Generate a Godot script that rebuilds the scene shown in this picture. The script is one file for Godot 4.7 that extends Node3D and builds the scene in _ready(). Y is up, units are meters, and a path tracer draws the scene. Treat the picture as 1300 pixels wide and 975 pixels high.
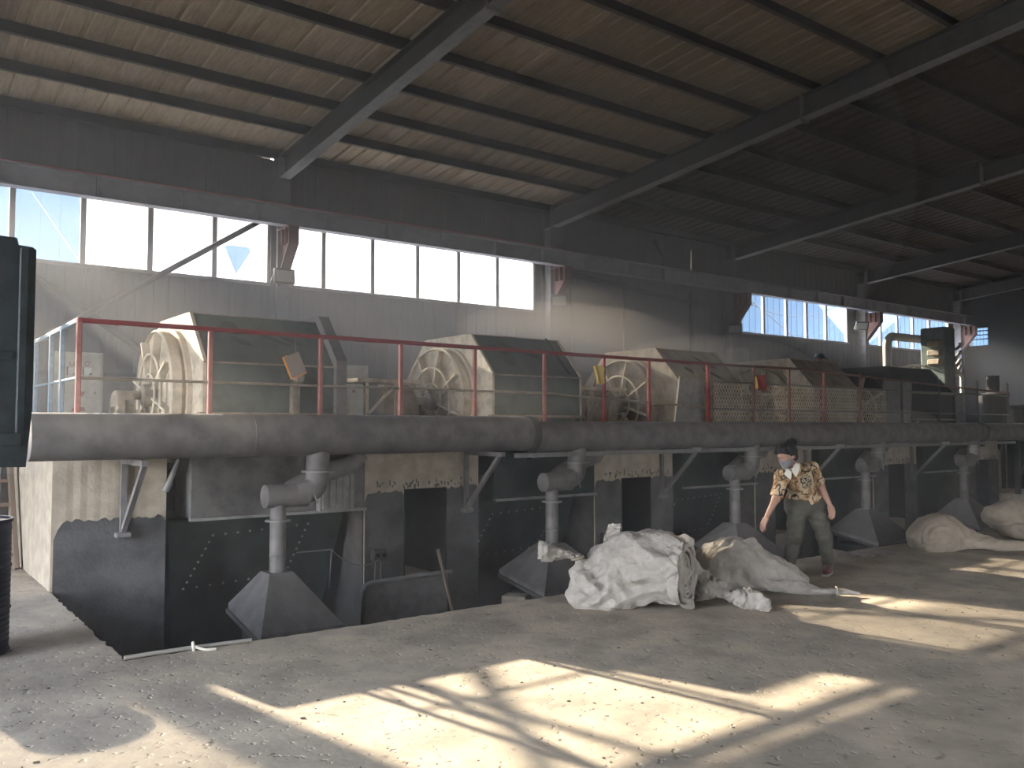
extends Node3D
# A dusty workshop: a row of rotary furnaces on a raised platform along a windowed wall.
# x runs along the wall, z points from the wall into the hall, y is up, metres.

const YAW := -0.64779
const SLOPE := 0.0957
var M := {}
var rng := RandomNumberGenerator.new()


# ---------------------------------------------------------------- geometry
class Geo:
	var v := PackedVector3Array()
	var n := PackedVector3Array()
	var col := PackedColorArray()

	func tri(a: Vector3, b: Vector3, c: Vector3, na: Vector3, nb: Vector3, nc: Vector3) -> void:
		if (b - a).cross(c - a).dot(na + nb + nc) > 0.0:
			v.append_array([a, c, b])
			n.append_array([na, nc, nb])
		else:
			v.append_array([a, b, c])
			n.append_array([na, nb, nc])

	func flat(a: Vector3, b: Vector3, c: Vector3, out: Vector3) -> void:
		var m := (b - a).cross(c - a).normalized()
		if m.dot(out) < 0.0:
			m = -m
		tri(a, b, c, m, m, m)

	func quad(a: Vector3, b: Vector3, c: Vector3, d: Vector3, out: Vector3) -> void:
		flat(a, b, c, out)
		flat(a, c, d, out)

	func box(c: Vector3, s: Vector3, ba := Basis.IDENTITY) -> void:
		var h := s * 0.5
		for k in 3:
			for sg in [-1.0, 1.0]:
				var nn := Vector3.ZERO
				nn[k] = sg
				var p := []
				for q in [[-1, -1], [1, -1], [1, 1], [-1, 1]]:
					var w := Vector3.ZERO
					w[k] = sg * h[k]
					w[(k + 1) % 3] = q[0] * h[(k + 1) % 3]
					w[(k + 2) % 3] = q[1] * h[(k + 2) % 3]
					p.append(c + ba * w)
				quad(p[0], p[1], p[2], p[3], ba * nn)

	func cbox(c: Vector3, s: Vector3, ch := 0.01, ba := Basis.IDENTITY) -> void:
		# box with chamfered edges
		var h := s * 0.5
		var e := minf(ch, minf(h.x, minf(h.y, h.z)) * 0.8)
		for k in 3:
			var i := (k + 1) % 3
			var j := (k + 2) % 3
			for sg in [-1.0, 1.0]:
				var nn := Vector3.ZERO
				nn[k] = sg
				var p := []
				for q in [[-1, -1], [1, -1], [1, 1], [-1, 1]]:
					var w := Vector3.ZERO
					w[k] = sg * h[k]
					w[i] = q[0] * (h[i] - e)
					w[j] = q[1] * (h[j] - e)
					p.append(c + ba * w)
				quad(p[0], p[1], p[2], p[3], ba * nn)
				for s2 in [-1.0, 1.0]:
					var a := Vector3.ZERO
					var b := Vector3.ZERO
					a[k] = sg * h[k]
					a[i] = s2 * (h[i] - e)
					b[k] = sg * (h[k] - e)
					b[i] = s2 * h[i]
					var a2 := a
					var b2 := b
					a[j] = h[j] - e
					b[j] = h[j] - e
					a2[j] = -h[j] + e
					b2[j] = -h[j] + e
					var o := Vector3.ZERO
					o[k] = sg
					o[i] = s2
					quad(c + ba * a, c + ba * b, c + ba * b2, c + ba * a2, ba * o)
		for sx in [-1.0, 1.0]:
			for sy in [-1.0, 1.0]:
				for sz in [-1.0, 1.0]:
					var d := Vector3(sx, sy, sz)
					flat(c + ba * Vector3(sx * h.x, sy * (h.y - e), sz * (h.z - e)), c + ba * Vector3(sx * (h.x - e), sy * h.y, sz * (h.z - e)), c + ba * Vector3(sx * (h.x - e), sy * (h.y - e), sz * h.z), ba * d)

	func bar(a: Vector3, b: Vector3, w: float, d: float, up := Vector3.UP, ch := 0.0) -> void:
		# a straight bar of section w x d from a to b
		var z := (b - a).normalized()
		if absf(z.dot(up)) > 0.98:
			up = Vector3.RIGHT
		var x := up.cross(z).normalized()
		var ba := Basis(x, z.cross(x), z)
		if ch > 0.0:
			cbox((a + b) * 0.5, Vector3(w, d, (b - a).length()), ch, ba)
		else:
			box((a + b) * 0.5, Vector3(w, d, (b - a).length()), ba)

	func ell(a: Vector3, b: Vector3, w: float, t: float, up := Vector3.UP) -> void:
		# angle iron from a to b
		var z := (b - a).normalized()
		if absf(z.dot(up)) > 0.98:
			up = Vector3.RIGHT
		var x := up.cross(z).normalized()
		var ba := Basis(x, z.cross(x), z)
		var mid := (a + b) * 0.5
		var l := (b - a).length()
		box(mid + ba * Vector3(0, 0, 0), Vector3(w, t, l), ba)
		box(mid + ba * Vector3(-w * 0.5 + t * 0.5, -w * 0.5, 0), Vector3(t, w, l), ba)

	func tube(pts: Array, r, seg := 10, caps := true) -> void:
		# r: one radius, or one for each point
		var rings := []
		var norms := []
		var t0: Vector3 = (pts[1] - pts[0]).normalized()
		var x := (Vector3.UP if absf(t0.y) < 0.9 else Vector3.RIGHT).cross(t0).normalized()
		for k in pts.size():
			var t: Vector3 = (pts[mini(k + 1, pts.size() - 1)] - pts[maxi(k - 1, 0)]).normalized()
			x = (x - t * x.dot(t)).normalized()
			var y := t.cross(x)
			var rr: float = r[k] if r is Array else r
			var ring := []
			var nr := []
			for s in seg:
				var a := TAU * s / seg
				var d := x * cos(a) + y * sin(a)
				nr.append(d)
				ring.append(pts[k] + d * rr)
			rings.append(ring)
			norms.append(nr)
		for k in pts.size() - 1:
			for s in seg:
				var s2 := (s + 1) % seg
				tri(rings[k][s], rings[k][s2], rings[k + 1][s2], norms[k][s], norms[k][s2], norms[k + 1][s2])
				tri(rings[k][s], rings[k + 1][s2], rings[k + 1][s], norms[k][s], norms[k + 1][s2], norms[k + 1][s])
		if caps:
			for e in [0, pts.size() - 1]:
				var o: Vector3 = (pts[0] - pts[1]) if e == 0 else (pts[e] - pts[e - 1])
				for s in seg:
					flat(pts[e], rings[e][s], rings[e][(s + 1) % seg], o)

	func ring(c: Vector3, axis: Vector3, r: float, t: float, seg := 32, ts := 6, from := 0.0, to := TAU) -> void:
		# a torus or an arc of one
		var z := axis.normalized()
		var x := (Vector3.UP if absf(z.y) < 0.9 else Vector3.RIGHT)
		x = (x - z * x.dot(z)).normalized()
		var y := z.cross(x)
		var pts := []
		for k in seg + 1:
			var a := from + (to - from) * k / seg
			pts.append(c + (x * cos(a) + y * sin(a)) * r)
		tube(pts, t, ts, false)

	func lathe(prof: Array, c: Vector3, axis := Vector3.UP, seg := 24, smooth := false) -> void:
		# prof: Vector2(radius, along the axis), open polyline
		var z := axis.normalized()
		var x := (Vector3.UP if absf(z.y) < 0.9 else Vector3.RIGHT)
		x = (x - z * x.dot(z)).normalized()
		var y := z.cross(x)
		for k in prof.size() - 1:
			var p: Vector2 = prof[k]
			var q: Vector2 = prof[k + 1]
			var e := (q - p)
			if e.length() < 1e-6:
				continue
			var nn := Vector2(e.y, -e.x).normalized()
			var n0 := nn
			var n1 := nn
			if smooth:
				if k > 0:
					var e0: Vector2 = prof[k] - prof[k - 1]
					n0 = (nn + Vector2(e0.y, -e0.x).normalized()).normalized()
				if k < prof.size() - 2:
					var e1: Vector2 = prof[k + 2] - prof[k + 1]
					n1 = (nn + Vector2(e1.y, -e1.x).normalized()).normalized()
			for s in seg:
				var d0 := x * cos(TAU * s / seg) + y * sin(TAU * s / seg)
				var d1 := x * cos(TAU * (s + 1) / seg) + y * sin(TAU * (s + 1) / seg)
				var a := c + d0 * p.x + z * p.y
				var b := c + d1 * p.x + z * p.y
				var cc := c + d1 * q.x + z * q.y
				var d := c + d0 * q.x + z * q.y
				var na := d0 * n0.x + z * n0.y
				var nb := d1 * n0.x + z * n0.y
				var nc := d1 * n1.x + z * n1.y
				var nd := d0 * n1.x + z * n1.y
				if p.x > 1e-6:
					tri(a, b, cc, na, nb, nc)
				if q.x > 1e-6:
					tri(a, cc, d, na, nc, nd)

	func prism(poly: PackedVector2Array, h0: float, h1: float, axis := "y") -> void:
		# x: (z, y) outline along x; y: (x, z) outline along y; z: (x, y) outline along z
		var to := func(p: Vector2, h: float) -> Vector3:
			return Vector3(h, p.y, p.x) if axis == "x" else Vector3(p.x, h, p.y) if axis == "y" else Vector3(p.x, p.y, h)
		var ax := Vector3.RIGHT if axis == "x" else Vector3.UP if axis == "y" else Vector3.BACK
		var idx := Geometry2D.triangulate_polygon(poly)
		for k in range(0, idx.size(), 3):
			for e in [[h0, -1.0], [h1, 1.0]]:
				flat(to.call(poly[idx[k]], e[0]), to.call(poly[idx[k + 1]], e[0]), to.call(poly[idx[k + 2]], e[0]), ax * e[1] * (1.0 if h1 > h0 else -1.0))
		var turn := -1.0 if Geometry2D.is_polygon_clockwise(poly) else 1.0
		for k in poly.size():
			var p := poly[k]
			var q := poly[(k + 1) % poly.size()]
			var nn := Vector2(q.y - p.y, p.x - q.x).normalized() * turn
			var o: Vector3 = to.call(nn, 0.0)
			quad(to.call(p, h0), to.call(q, h0), to.call(q, h1), to.call(p, h1), o)

	func add(g: Geo, t := Transform3D.IDENTITY) -> void:
		for k in g.v.size():
			v.append(t * g.v[k])
			n.append((t.basis * g.n[k]).normalized())
		col.append_array(g.col)

	func commit(off := Vector3.ZERO) -> ArrayMesh:
		var a := []
		a.resize(Mesh.ARRAY_MAX)
		var w := v
		if off != Vector3.ZERO:
			w = PackedVector3Array()
			w.resize(v.size())
			for k in v.size():
				w[k] = v[k] - off
		a[Mesh.ARRAY_VERTEX] = w
		a[Mesh.ARRAY_NORMAL] = n
		if col.size() == v.size() and col.size() > 0:
			a[Mesh.ARRAY_COLOR] = col
		var m := ArrayMesh.new()
		m.add_surface_from_arrays(Mesh.PRIMITIVE_TRIANGLES, a)
		return m

	func low() -> Vector3:
		var lo := v[0]
		var hi := v[0]
		for p in v:
			lo = lo.min(p)
			hi = hi.max(p)
		return Vector3((lo.x + hi.x) * 0.5, lo.y, (lo.z + hi.z) * 0.5)


# ---------------------------------------------------------------- nodes
func tag(o: Node, label: String, category := "", group := "", kind := "") -> Node:
	if label:
		o.set_meta("label", label)
	if category:
		o.set_meta("category", category)
	if group:
		o.set_meta("group", group)
	if kind:
		o.set_meta("kind", kind)
	return o


var taken := {}


func numbered(called: String) -> String:
	taken[called] = taken.get(called, -1) + 1
	return called if taken[called] == 0 else "%s_%03d" % [called, taken[called]]


func thing(called: String, at: Vector3, label: String, category: String, group := "", turn := 0.0) -> Node3D:
	var o := Node3D.new()
	o.name = numbered(called)
	add_child(o)
	o.position = at
	o.rotation.y = turn
	tag(o, label, category, group)
	return o


func origin(o: Node3D) -> Vector3:
	# where a node stands in the world, as long as nothing above it is turned
	var p := o.position
	var up := o.get_parent()
	while up is Node3D and up != self:
		p += (up as Node3D).position
		up = up.get_parent()
	return p


func part(called: String, g: Geo, m: Material, parent: Node3D, local := false, label := "") -> MeshInstance3D:
	var o := MeshInstance3D.new()
	o.name = called
	o.mesh = g.commit(Vector3.ZERO if local else origin(parent))
	o.material_override = m
	parent.add_child(o, true)
	if label:
		o.set_meta("label", label)
	return o


func piece(called: String, mesh: Mesh, m: Material, parent: Node3D, at := Transform3D.IDENTITY) -> MeshInstance3D:
	var o := MeshInstance3D.new()
	o.name = called
	o.mesh = mesh
	o.material_override = m
	o.transform = at
	parent.add_child(o, true)
	return o


func solo(called: String, g: Geo, m: Material, label: String, category: String, group := "", kind := "") -> MeshInstance3D:
	var o := MeshInstance3D.new()
	o.name = numbered(called)
	var at := g.low()
	o.mesh = g.commit(at)
	o.position = at
	o.material_override = m
	add_child(o)
	tag(o, label, category, group, kind)
	return o


func struct(called: String, g: Geo, m: Material, label: String, category: String) -> MeshInstance3D:
	return solo(called, g, m, label, category, "", "structure")


func wobble(pts: Array, amount: float) -> PackedVector2Array:
	# a line of points cut finer and made ragged
	var out := PackedVector2Array()
	for k in pts.size() - 1:
		var a: Vector2 = pts[k]
		var b: Vector2 = pts[k + 1]
		var n := int((b - a).length() / 0.06) + 1
		var s := (b - a).orthogonal().normalized()
		for i in n:
			out.append(a.lerp(b, float(i) / n) + (s * rng.randf_range(-amount, amount) if i > 0 else Vector2.ZERO))
	return out


# ---------------------------------------------------------------- materials
func noise(freq: float, s: int, kind := FastNoiseLite.TYPE_SIMPLEX_SMOOTH, oct := 5, gain := 0.55) -> FastNoiseLite:
	var f := FastNoiseLite.new()
	f.noise_type = kind
	f.seed = s
	f.frequency = freq
	f.fractal_octaves = oct
	f.fractal_gain = gain
	return f


func tex(f: FastNoiseLite, stops: Array, size := 512) -> NoiseTexture2D:
	var t := NoiseTexture2D.new()
	t.width = size
	t.height = size
	t.seamless = true
	t.noise = f
	var g := Gradient.new()
	var at := PackedFloat32Array()
	var cs := PackedColorArray()
	for s in stops:
		at.append(s[0])
		cs.append(s[1])
	g.offsets = at
	g.colors = cs
	t.color_ramp = g
	return t


func grey(x: float) -> Color:
	return Color(x, x, x)


func mat(called: String, c: Color, rough := 0.85, metal := 0.0) -> StandardMaterial3D:
	var m := StandardMaterial3D.new()
	m.resource_name = called
	m.albedo_color = c
	m.roughness = rough
	m.metallic = metal
	M[called] = m
	return m


func mottled(called: String, c: Color, t: Texture2D, scale: float, rough := 0.85, metal := 0.0, bump: Texture2D = null, high := 1.0) -> StandardMaterial3D:
	var m := mat(called, c, rough, metal)
	m.albedo_texture = t
	m.uv1_triplanar = true
	m.uv1_world_triplanar = true
	m.uv1_scale = Vector3.ONE * scale
	if bump:
		m.heightmap_enabled = true
		m.heightmap_texture = bump
		m.heightmap_scale = high
	return m


func materials() -> void:
	var soft := tex(noise(0.012, 3), [[0.0, grey(0.84)], [0.45, grey(0.93)], [0.7, grey(0.99)], [1.0, grey(1.0)]])
	var blotch := tex(noise(0.007, 8, FastNoiseLite.TYPE_SIMPLEX_SMOOTH, 6, 0.6), [[0.0, grey(0.72)], [0.4, grey(0.87)], [0.6, grey(0.96)], [1.0, grey(1.0)]])
	var grain := tex(noise(0.09, 11, FastNoiseLite.TYPE_SIMPLEX_SMOOTH, 3), [[0.0, grey(0.3)], [1.0, grey(1.0)]])
	var streak := tex(noise(0.02, 21, FastNoiseLite.TYPE_SIMPLEX_SMOOTH, 5, 0.6), [[0.0, grey(0.86)], [0.35, grey(0.92)], [0.6, grey(0.98)], [1.0, grey(1.0)]])
	var roof_streak := tex(noise(0.02, 25, FastNoiseLite.TYPE_SIMPLEX_SMOOTH, 6, 0.65), [[0.0, grey(0.72)], [0.35, grey(0.86)], [0.6, grey(0.96)], [1.0, grey(1.0)]])
	# floor: dusty screed with pits and hair cracks
	var floor_tex := tex(noise(0.006, 5, FastNoiseLite.TYPE_SIMPLEX_SMOOTH, 8, 0.62), [[0.0, Color(0.62, 0.585, 0.535)], [0.3, Color(0.70, 0.66, 0.60)], [0.5, Color(0.76, 0.715, 0.645)], [0.75, Color(0.82, 0.77, 0.69)], [1.0, Color(0.86, 0.81, 0.73)]], 1024)
	var pit_noise := noise(0.006, 31, FastNoiseLite.TYPE_SIMPLEX_SMOOTH, 7, 0.6)
	pit_noise.fractal_type = FastNoiseLite.FRACTAL_RIDGED
	pit_noise.domain_warp_enabled = true
	pit_noise.domain_warp_amplitude = 40.0
	pit_noise.domain_warp_frequency = 0.01
	var spots := noise(0.05, 33, FastNoiseLite.TYPE_SIMPLEX_SMOOTH, 4, 0.6)
	var cracks := tex(spots, [[0.0, grey(0.0)], [0.17, grey(0.35)], [0.25, grey(0.7)], [1.0, grey(0.82)]], 1024)
	var crack_tint := tex(pit_noise, [[0.0, grey(1.0)], [0.80, grey(1.0)], [0.87, grey(0.86)], [0.92, grey(0.5)], [1.0, grey(0.36)]], 1024)
	var fl := mottled("floor_concrete", Color(0.86, 0.85, 0.84), floor_tex, 0.22, 0.9, 0.0, cracks, 0.85)
	fl.detail_enabled = true
	fl.detail_albedo = crack_tint
	fl.detail_blend_mode = BaseMaterial3D.BLEND_MODE_MUL
	fl.detail_uv_layer = BaseMaterial3D.DETAIL_UV_2
	fl.uv2_triplanar = true
	fl.uv2_world_triplanar = true
	fl.uv2_scale = Vector3.ONE * 0.31
	mottled("plaster", Color(0.66, 0.61, 0.54), soft, 0.6, 0.95, 0.0, grain, 0.2)
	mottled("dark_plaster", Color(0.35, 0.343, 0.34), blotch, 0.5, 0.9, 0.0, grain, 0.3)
	mottled("near_black", Color(0.11, 0.10, 0.095), soft, 0.7, 0.95)  # near black standing for shade in recesses and at the dim end
	mottled("pit_concrete", Color(0.3, 0.285, 0.27), blotch, 0.6, 0.95)
	var cl := mottled("cladding", Color(0.39, 0.37, 0.355), streak, 1.0, 0.75)
	cl.uv1_scale = Vector3(0.9, 0.13, 0.9)
	var rf := mottled("roof_sheet", Color(0.71, 0.635, 0.525), roof_streak, 1.0, 0.8)
	rf.uv1_scale = Vector3(1.3, 0.2, 0.2)
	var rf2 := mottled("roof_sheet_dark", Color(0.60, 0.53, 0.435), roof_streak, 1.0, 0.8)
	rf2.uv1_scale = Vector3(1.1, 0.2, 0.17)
	var rf3 := mottled("roof_sheet_shaded", Color(0.34, 0.295, 0.25), roof_streak, 1.0, 0.85)  # soot streaks, plus shade of the far bays painted into the tone
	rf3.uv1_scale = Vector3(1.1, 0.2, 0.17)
	mottled("steel_grey", Color(0.45, 0.43, 0.42), soft, 0.8, 0.7)
	mottled("steel_dark", Color(0.28, 0.265, 0.25), soft, 0.8, 0.75)
	mottled("beam_grey", Color(0.60, 0.59, 0.60), soft, 0.5, 0.7)
	mottled("red_oxide", Color(0.47, 0.34, 0.30), soft, 0.9, 0.75)
	mottled("runway_red_glare", Color(0.93, 0.52, 0.49), soft, 1.0, 0.7)  # red lightened to stand for window glare on the rail
	mottled("rail_red", Color(0.56, 0.24, 0.235), soft, 1.5, 0.55)
	mottled("rail_red_dust", Color(0.62, 0.40, 0.37), soft, 1.5, 0.7)
	mottled("rail_blue", Color(0.46, 0.53, 0.58), soft, 1.5, 0.6)
	mottled("galvanised", Color(0.48, 0.46, 0.45), blotch, 0.7, 0.6, 0.15)
	mottled("duct_steel", Color(0.40, 0.385, 0.375), blotch, 0.9, 0.65, 0.1)
	mottled("machine_green", Color(0.30, 0.345, 0.32), blotch, 0.9, 0.7)
	mottled("machine_cream", Color(0.80, 0.75, 0.66), blotch, 1.1, 0.75)
	mottled("machine_tan", Color(0.58, 0.53, 0.46), blotch, 1.1, 0.8)
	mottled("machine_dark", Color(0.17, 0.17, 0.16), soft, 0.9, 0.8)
	mottled("deep_green", Color(0.17, 0.20, 0.19), blotch, 0.8, 0.7)
	mottled("pale_metal", Color(0.52, 0.51, 0.50), soft, 0.9, 0.6)
	var crease_noise := noise(0.008, 45, FastNoiseLite.TYPE_SIMPLEX_SMOOTH, 4, 0.5)
	crease_noise.fractal_type = FastNoiseLite.FRACTAL_RIDGED
	crease_noise.domain_warp_enabled = true
	crease_noise.domain_warp_amplitude = 30.0
	crease_noise.domain_warp_frequency = 0.012
	var crease := tex(crease_noise, [[0.0, grey(0.0)], [0.6, grey(0.45)], [1.0, grey(1.0)]])
	mottled("bag_white", Color(0.65, 0.62, 0.585), tex(noise(0.02, 41), [[0.0, grey(0.8)], [0.5, grey(0.95)], [1.0, grey(1.0)]]), 0.8, 0.75, 0.0, crease, 2.2)
	mottled("bag_tan", Color(0.60, 0.55, 0.49), soft, 0.8, 0.8, 0.0, crease, 1.2)
	mottled("cabinet_beige", Color(0.70, 0.68, 0.62), soft, 0.8, 0.6)
	mat("meter_white", Color(0.78, 0.78, 0.74), 0.5)
	mat("black", Color(0.05, 0.05, 0.05), 0.6)
	mat("red_mark", Color(0.52, 0.2, 0.18), 0.7)
	mat("yellow_cloth", Color(0.85, 0.73, 0.38), 0.85)
	mat("orange_card", Color(0.88, 0.56, 0.16), 0.7)
	mat("card_grey", Color(0.56, 0.5, 0.46), 0.8)
	mat("lamp_glass", Color(0.55, 0.55, 0.52), 0.2)
	mat("lamp_case", Color(0.13, 0.13, 0.13), 0.6)
	mat("frame_alloy", Color(0.55, 0.53, 0.51), 0.6)
	mat("white_pipe", Color(0.62, 0.6, 0.56), 0.6)
	mat("cable", Color(0.42, 0.4, 0.38), 0.8)
	mat("wood_grey", Color(0.42, 0.36, 0.31), 0.9)
	mottled("bin_green", Color(0.19, 0.225, 0.235), blotch, 1.0, 0.55)
	mottled("drum_navy", Color(0.09, 0.10, 0.13), soft, 1.0, 0.45)
	mat("bolt", Color(0.5, 0.48, 0.45), 0.5, 0.3)
	mat("blue_sheet", Color(0.12, 0.20, 0.245), 0.95)
	mat("blue_sheet_far", Color(0.13, 0.20, 0.25), 0.95)
	mat("scraped", Color(0.17, 0.19, 0.18), 0.6)
	mottled("grit_tan", Color(0.42, 0.39, 0.35), soft, 1.0, 0.95)
	mat("blue_roof", Color(0.22, 0.27, 0.32), 0.6)
	mat("pink_wall", Color(0.34, 0.27, 0.26), 0.8)
	mat("outside_ground", Color(0.55, 0.52, 0.48), 0.95)
	for g in [["glass_dusty", 0.42], ["glass_clear", 0.008], ["glass_caked", 0.93]]:
		var m := mat(g[0], Color(0.95, 0.94, 0.92, g[1]), 0.9)
		m.transparency = BaseMaterial3D.TRANSPARENCY_ALPHA
		m.backlight_enabled = true
		m.backlight = Color(0.95, 0.95, 0.95)
	mat("skin", Color(0.60, 0.465, 0.40), 0.6)
	mat("hair", Color(0.07, 0.06, 0.055), 0.55)
	mottled("trousers", Color(0.36, 0.35, 0.31), tex(noise(0.05, 51), [[0.0, grey(0.5)], [0.5, grey(0.85)], [1.0, grey(1.0)]]), 3.0, 0.9)
	mat("shoe", Color(0.34, 0.19, 0.19), 0.7)
	mat("shoe_sole", Color(0.6, 0.57, 0.53), 0.8)
	mat("collar_white", Color(0.80, 0.77, 0.72), 0.85)
	mat("mask_grey", Color(0.47, 0.47, 0.48), 0.85)
	mat("work_jacket", Color(0.2, 0.2, 0.22), 0.9)
	var sh := mat("shirt_print", Color.WHITE, 0.9)
	sh.vertex_color_use_as_albedo = true
	for k in M:
		if M[k] is StandardMaterial3D and not k.begins_with("glass"):
			M[k].metallic_specular = 0.35


# ---------------------------------------------------------------- smooth bodies (surface nets)
func net(lo: Vector3, hi: Vector3, cell: float, f: Callable, slack := 0.0, disp = null) -> Geo:
	var nx := int(ceil((hi.x - lo.x) / cell / 4.0)) * 4
	var ny := int(ceil((hi.y - lo.y) / cell / 4.0)) * 4
	var nz := int(ceil((hi.z - lo.z) / cell / 4.0)) * 4
	var sx := 1
	var sy := nx + 1
	var sz := (nx + 1) * (ny + 1)
	var val := PackedFloat32Array()
	val.resize(sz * (nz + 1))
	val.fill(1e9)
	var ids := PackedInt32Array()
	ids.resize(val.size())
	ids.fill(-1)
	var live := []
	for bz in nz / 4:
		for by in ny / 4:
			for bx in nx / 4:
				var c := lo + Vector3(bx * 4 + 2, by * 4 + 2, bz * 4 + 2) * cell
				var d: float = f.call(c)
				if absf(d) > 4.2 * cell + slack:
					continue
				live.append(Vector3i(bx * 4, by * 4, bz * 4))
				for k in 5:
					for j in 5:
						for i in 5:
							var q := (bx * 4 + i) + (by * 4 + j) * sy + (bz * 4 + k) * sz
							if val[q] > 1e8:
								val[q] = f.call(lo + Vector3(bx * 4 + i, by * 4 + j, bz * 4 + k) * cell)
	var pts := PackedVector3Array()
	var offs := [0, sx, sy, sx + sy, sz, sx + sz, sy + sz, sx + sy + sz]
	var edges := [[0, 1], [2, 3], [4, 5], [6, 7], [0, 2], [1, 3], [4, 6], [5, 7], [0, 4], [1, 5], [2, 6], [3, 7]]
	var cells := []
	for b in live:
		for k in 4:
			for j in 4:
				for i in 4:
					var base: int = (b.x + i) + (b.y + j) * sy + (b.z + k) * sz
					var neg := 0
					for o in 8:
						if val[base + offs[o]] < 0.0:
							neg += 1
					if neg == 0 or neg == 8:
						continue
					var sum := Vector3.ZERO
					var cnt := 0
					for e in edges:
						var va := val[base + offs[e[0]]]
						var vb := val[base + offs[e[1]]]
						if (va < 0.0) != (vb < 0.0):
							var t := va / (va - vb)
							var pa := Vector3(e[0] & 1, (e[0] >> 1) & 1, (e[0] >> 2) & 1)
							var pb := Vector3(e[1] & 1, (e[1] >> 1) & 1, (e[1] >> 2) & 1)
							sum += pa.lerp(pb, t)
							cnt += 1
					ids[base] = pts.size()
					pts.append(lo + (Vector3(b.x + i, b.y + j, b.z + k) + sum / cnt) * cell)
					cells.append(base)
	var tris := PackedInt32Array()
	for base in cells:
		for ax in [[sx, sy, sz], [sy, sz, sx], [sz, sx, sy]]:
			var a := val[base]
			var b2 := val[base + ax[0]]
			if (a < 0.0) == (b2 < 0.0):
				continue
			var i1: int = base - ax[1]
			var i2: int = base - ax[2]
			var i3: int = base - ax[1] - ax[2]
			if i3 < 0 or ids[i1] < 0 or ids[i2] < 0 or ids[i3] < 0:
				continue
			if a < 0.0:
				tris.append_array([ids[base], ids[i2], ids[i3], ids[base], ids[i3], ids[i1]])
			else:
				tris.append_array([ids[base], ids[i3], ids[i2], ids[base], ids[i1], ids[i3]])
	var nor := PackedVector3Array()
	for turn in 2:
		nor = PackedVector3Array()
		nor.resize(pts.size())
		for k in range(0, tris.size(), 3):
			var fn := (pts[tris[k + 2]] - pts[tris[k]]).cross(pts[tris[k + 1]] - pts[tris[k]])
			for o in 3:
				nor[tris[k + o]] += fn
		if turn == 1 or disp == null:
			break
		for k in pts.size():
			pts[k] += nor[k].normalized() * float(disp.call(pts[k]))
	var g := Geo.new()
	for t in tris:
		g.v.append(pts[t])
		g.n.append(nor[t].normalized())
	return g


func capsule(p: Vector3, a: Vector3, b: Vector3, ra: float, rb: float) -> float:
	var ab := b - a
	var t := clampf((p - a).dot(ab) / maxf(ab.length_squared(), 1e-9), 0.0, 1.0)
	return (p - a - ab * t).length() - lerpf(ra, rb, t)


func blob(p: Vector3, c: Vector3, r: Vector3) -> float:
	var q := (p - c) / r
	var l := q.length()
	return (l - 1.0) * minf(r.x, minf(r.y, r.z)) if l < 1.0 else (l - 1.0) * (p - c).length() / l


func smin(a: float, b: float, k: float) -> float:
	var h := maxf(k - absf(a - b), 0.0) / k
	return minf(a, b) - h * h * k * 0.25


func bones(p: Vector3, list: Array, k: float) -> float:
	var d := 1e3
	for b in list:
		d = smin(d, capsule(p, b[0], b[1], b[2], b[3]), k)
	return d


func roof_y(z: float) -> float:
	return 6.25 + SLOPE * (z + 14.4)


func _ready() -> void:
	rng.seed = 7
	# ---- camera
	var cam := Camera3D.new()
	cam.name = "camera"
	cam.fov = 47.959
	cam.near = 0.05
	cam.far = 300.0
	cam.position = Vector3(0, 1.5, 0)
	cam.rotation = Vector3(0.04786, YAW, 0)
	add_child(cam)
	cam.current = true
	# ---- sky, air and exposure
	var sky_mat := ProceduralSkyMaterial.new()
	sky_mat.sky_top_color = Color(0.60, 0.67, 0.78)
	sky_mat.sky_horizon_color = Color(0.93, 0.93, 0.92)
	sky_mat.ground_bottom_color = Color(0.4, 0.38, 0.35)
	sky_mat.ground_horizon_color = Color(0.6, 0.58, 0.55)
	sky_mat.sky_energy_multiplier = 5.5
	sky_mat.sun_angle_max = 35.0
	sky_mat.sun_curve = 0.1
	var env := Environment.new()
	env.background_mode = Environment.BG_SKY
	env.sky = Sky.new()
	env.sky.sky_material = sky_mat
	env.tonemap_mode = Environment.TONE_MAPPER_LINEAR
	env.tonemap_exposure = 1.0
	env.sdfgi_enabled = true
	env.ssao_enabled = true
	env.ssil_enabled = true
	env.volumetric_fog_enabled = true
	env.volumetric_fog_density = 0.0
	var world := WorldEnvironment.new()
	world.name = "surroundings"
	world.environment = env
	add_child(world)
	# ---- sun: low, through the windows of the back wall
	var sun := DirectionalLight3D.new()
	sun.name = "sun"
	sun.light_color = Color(1.0, 0.945, 0.85)
	sun.light_energy = 11.5
	sun.light_angular_distance = 0.6
	sun.shadow_enabled = true
	add_child(sun)
	sun.look_at_from_position(Vector3(-0.186, 0.425, -1.0), Vector3.ZERO)

	materials()
	build_shell()
	build_frame()
	build_outside()
	build_platform()
	build_machines()
	build_pipes()
	build_railings()
	build_pit_things()
	build_small_things()
	build_bags()
	build_people()
	build_grit()
	build_dust()


# ---------------------------------------------------------------- the hall
const COLS := [-6.34, -0.31, 5.72, 11.76, 17.77, 23.92, 29.8]
const PIT := 1.15


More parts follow.
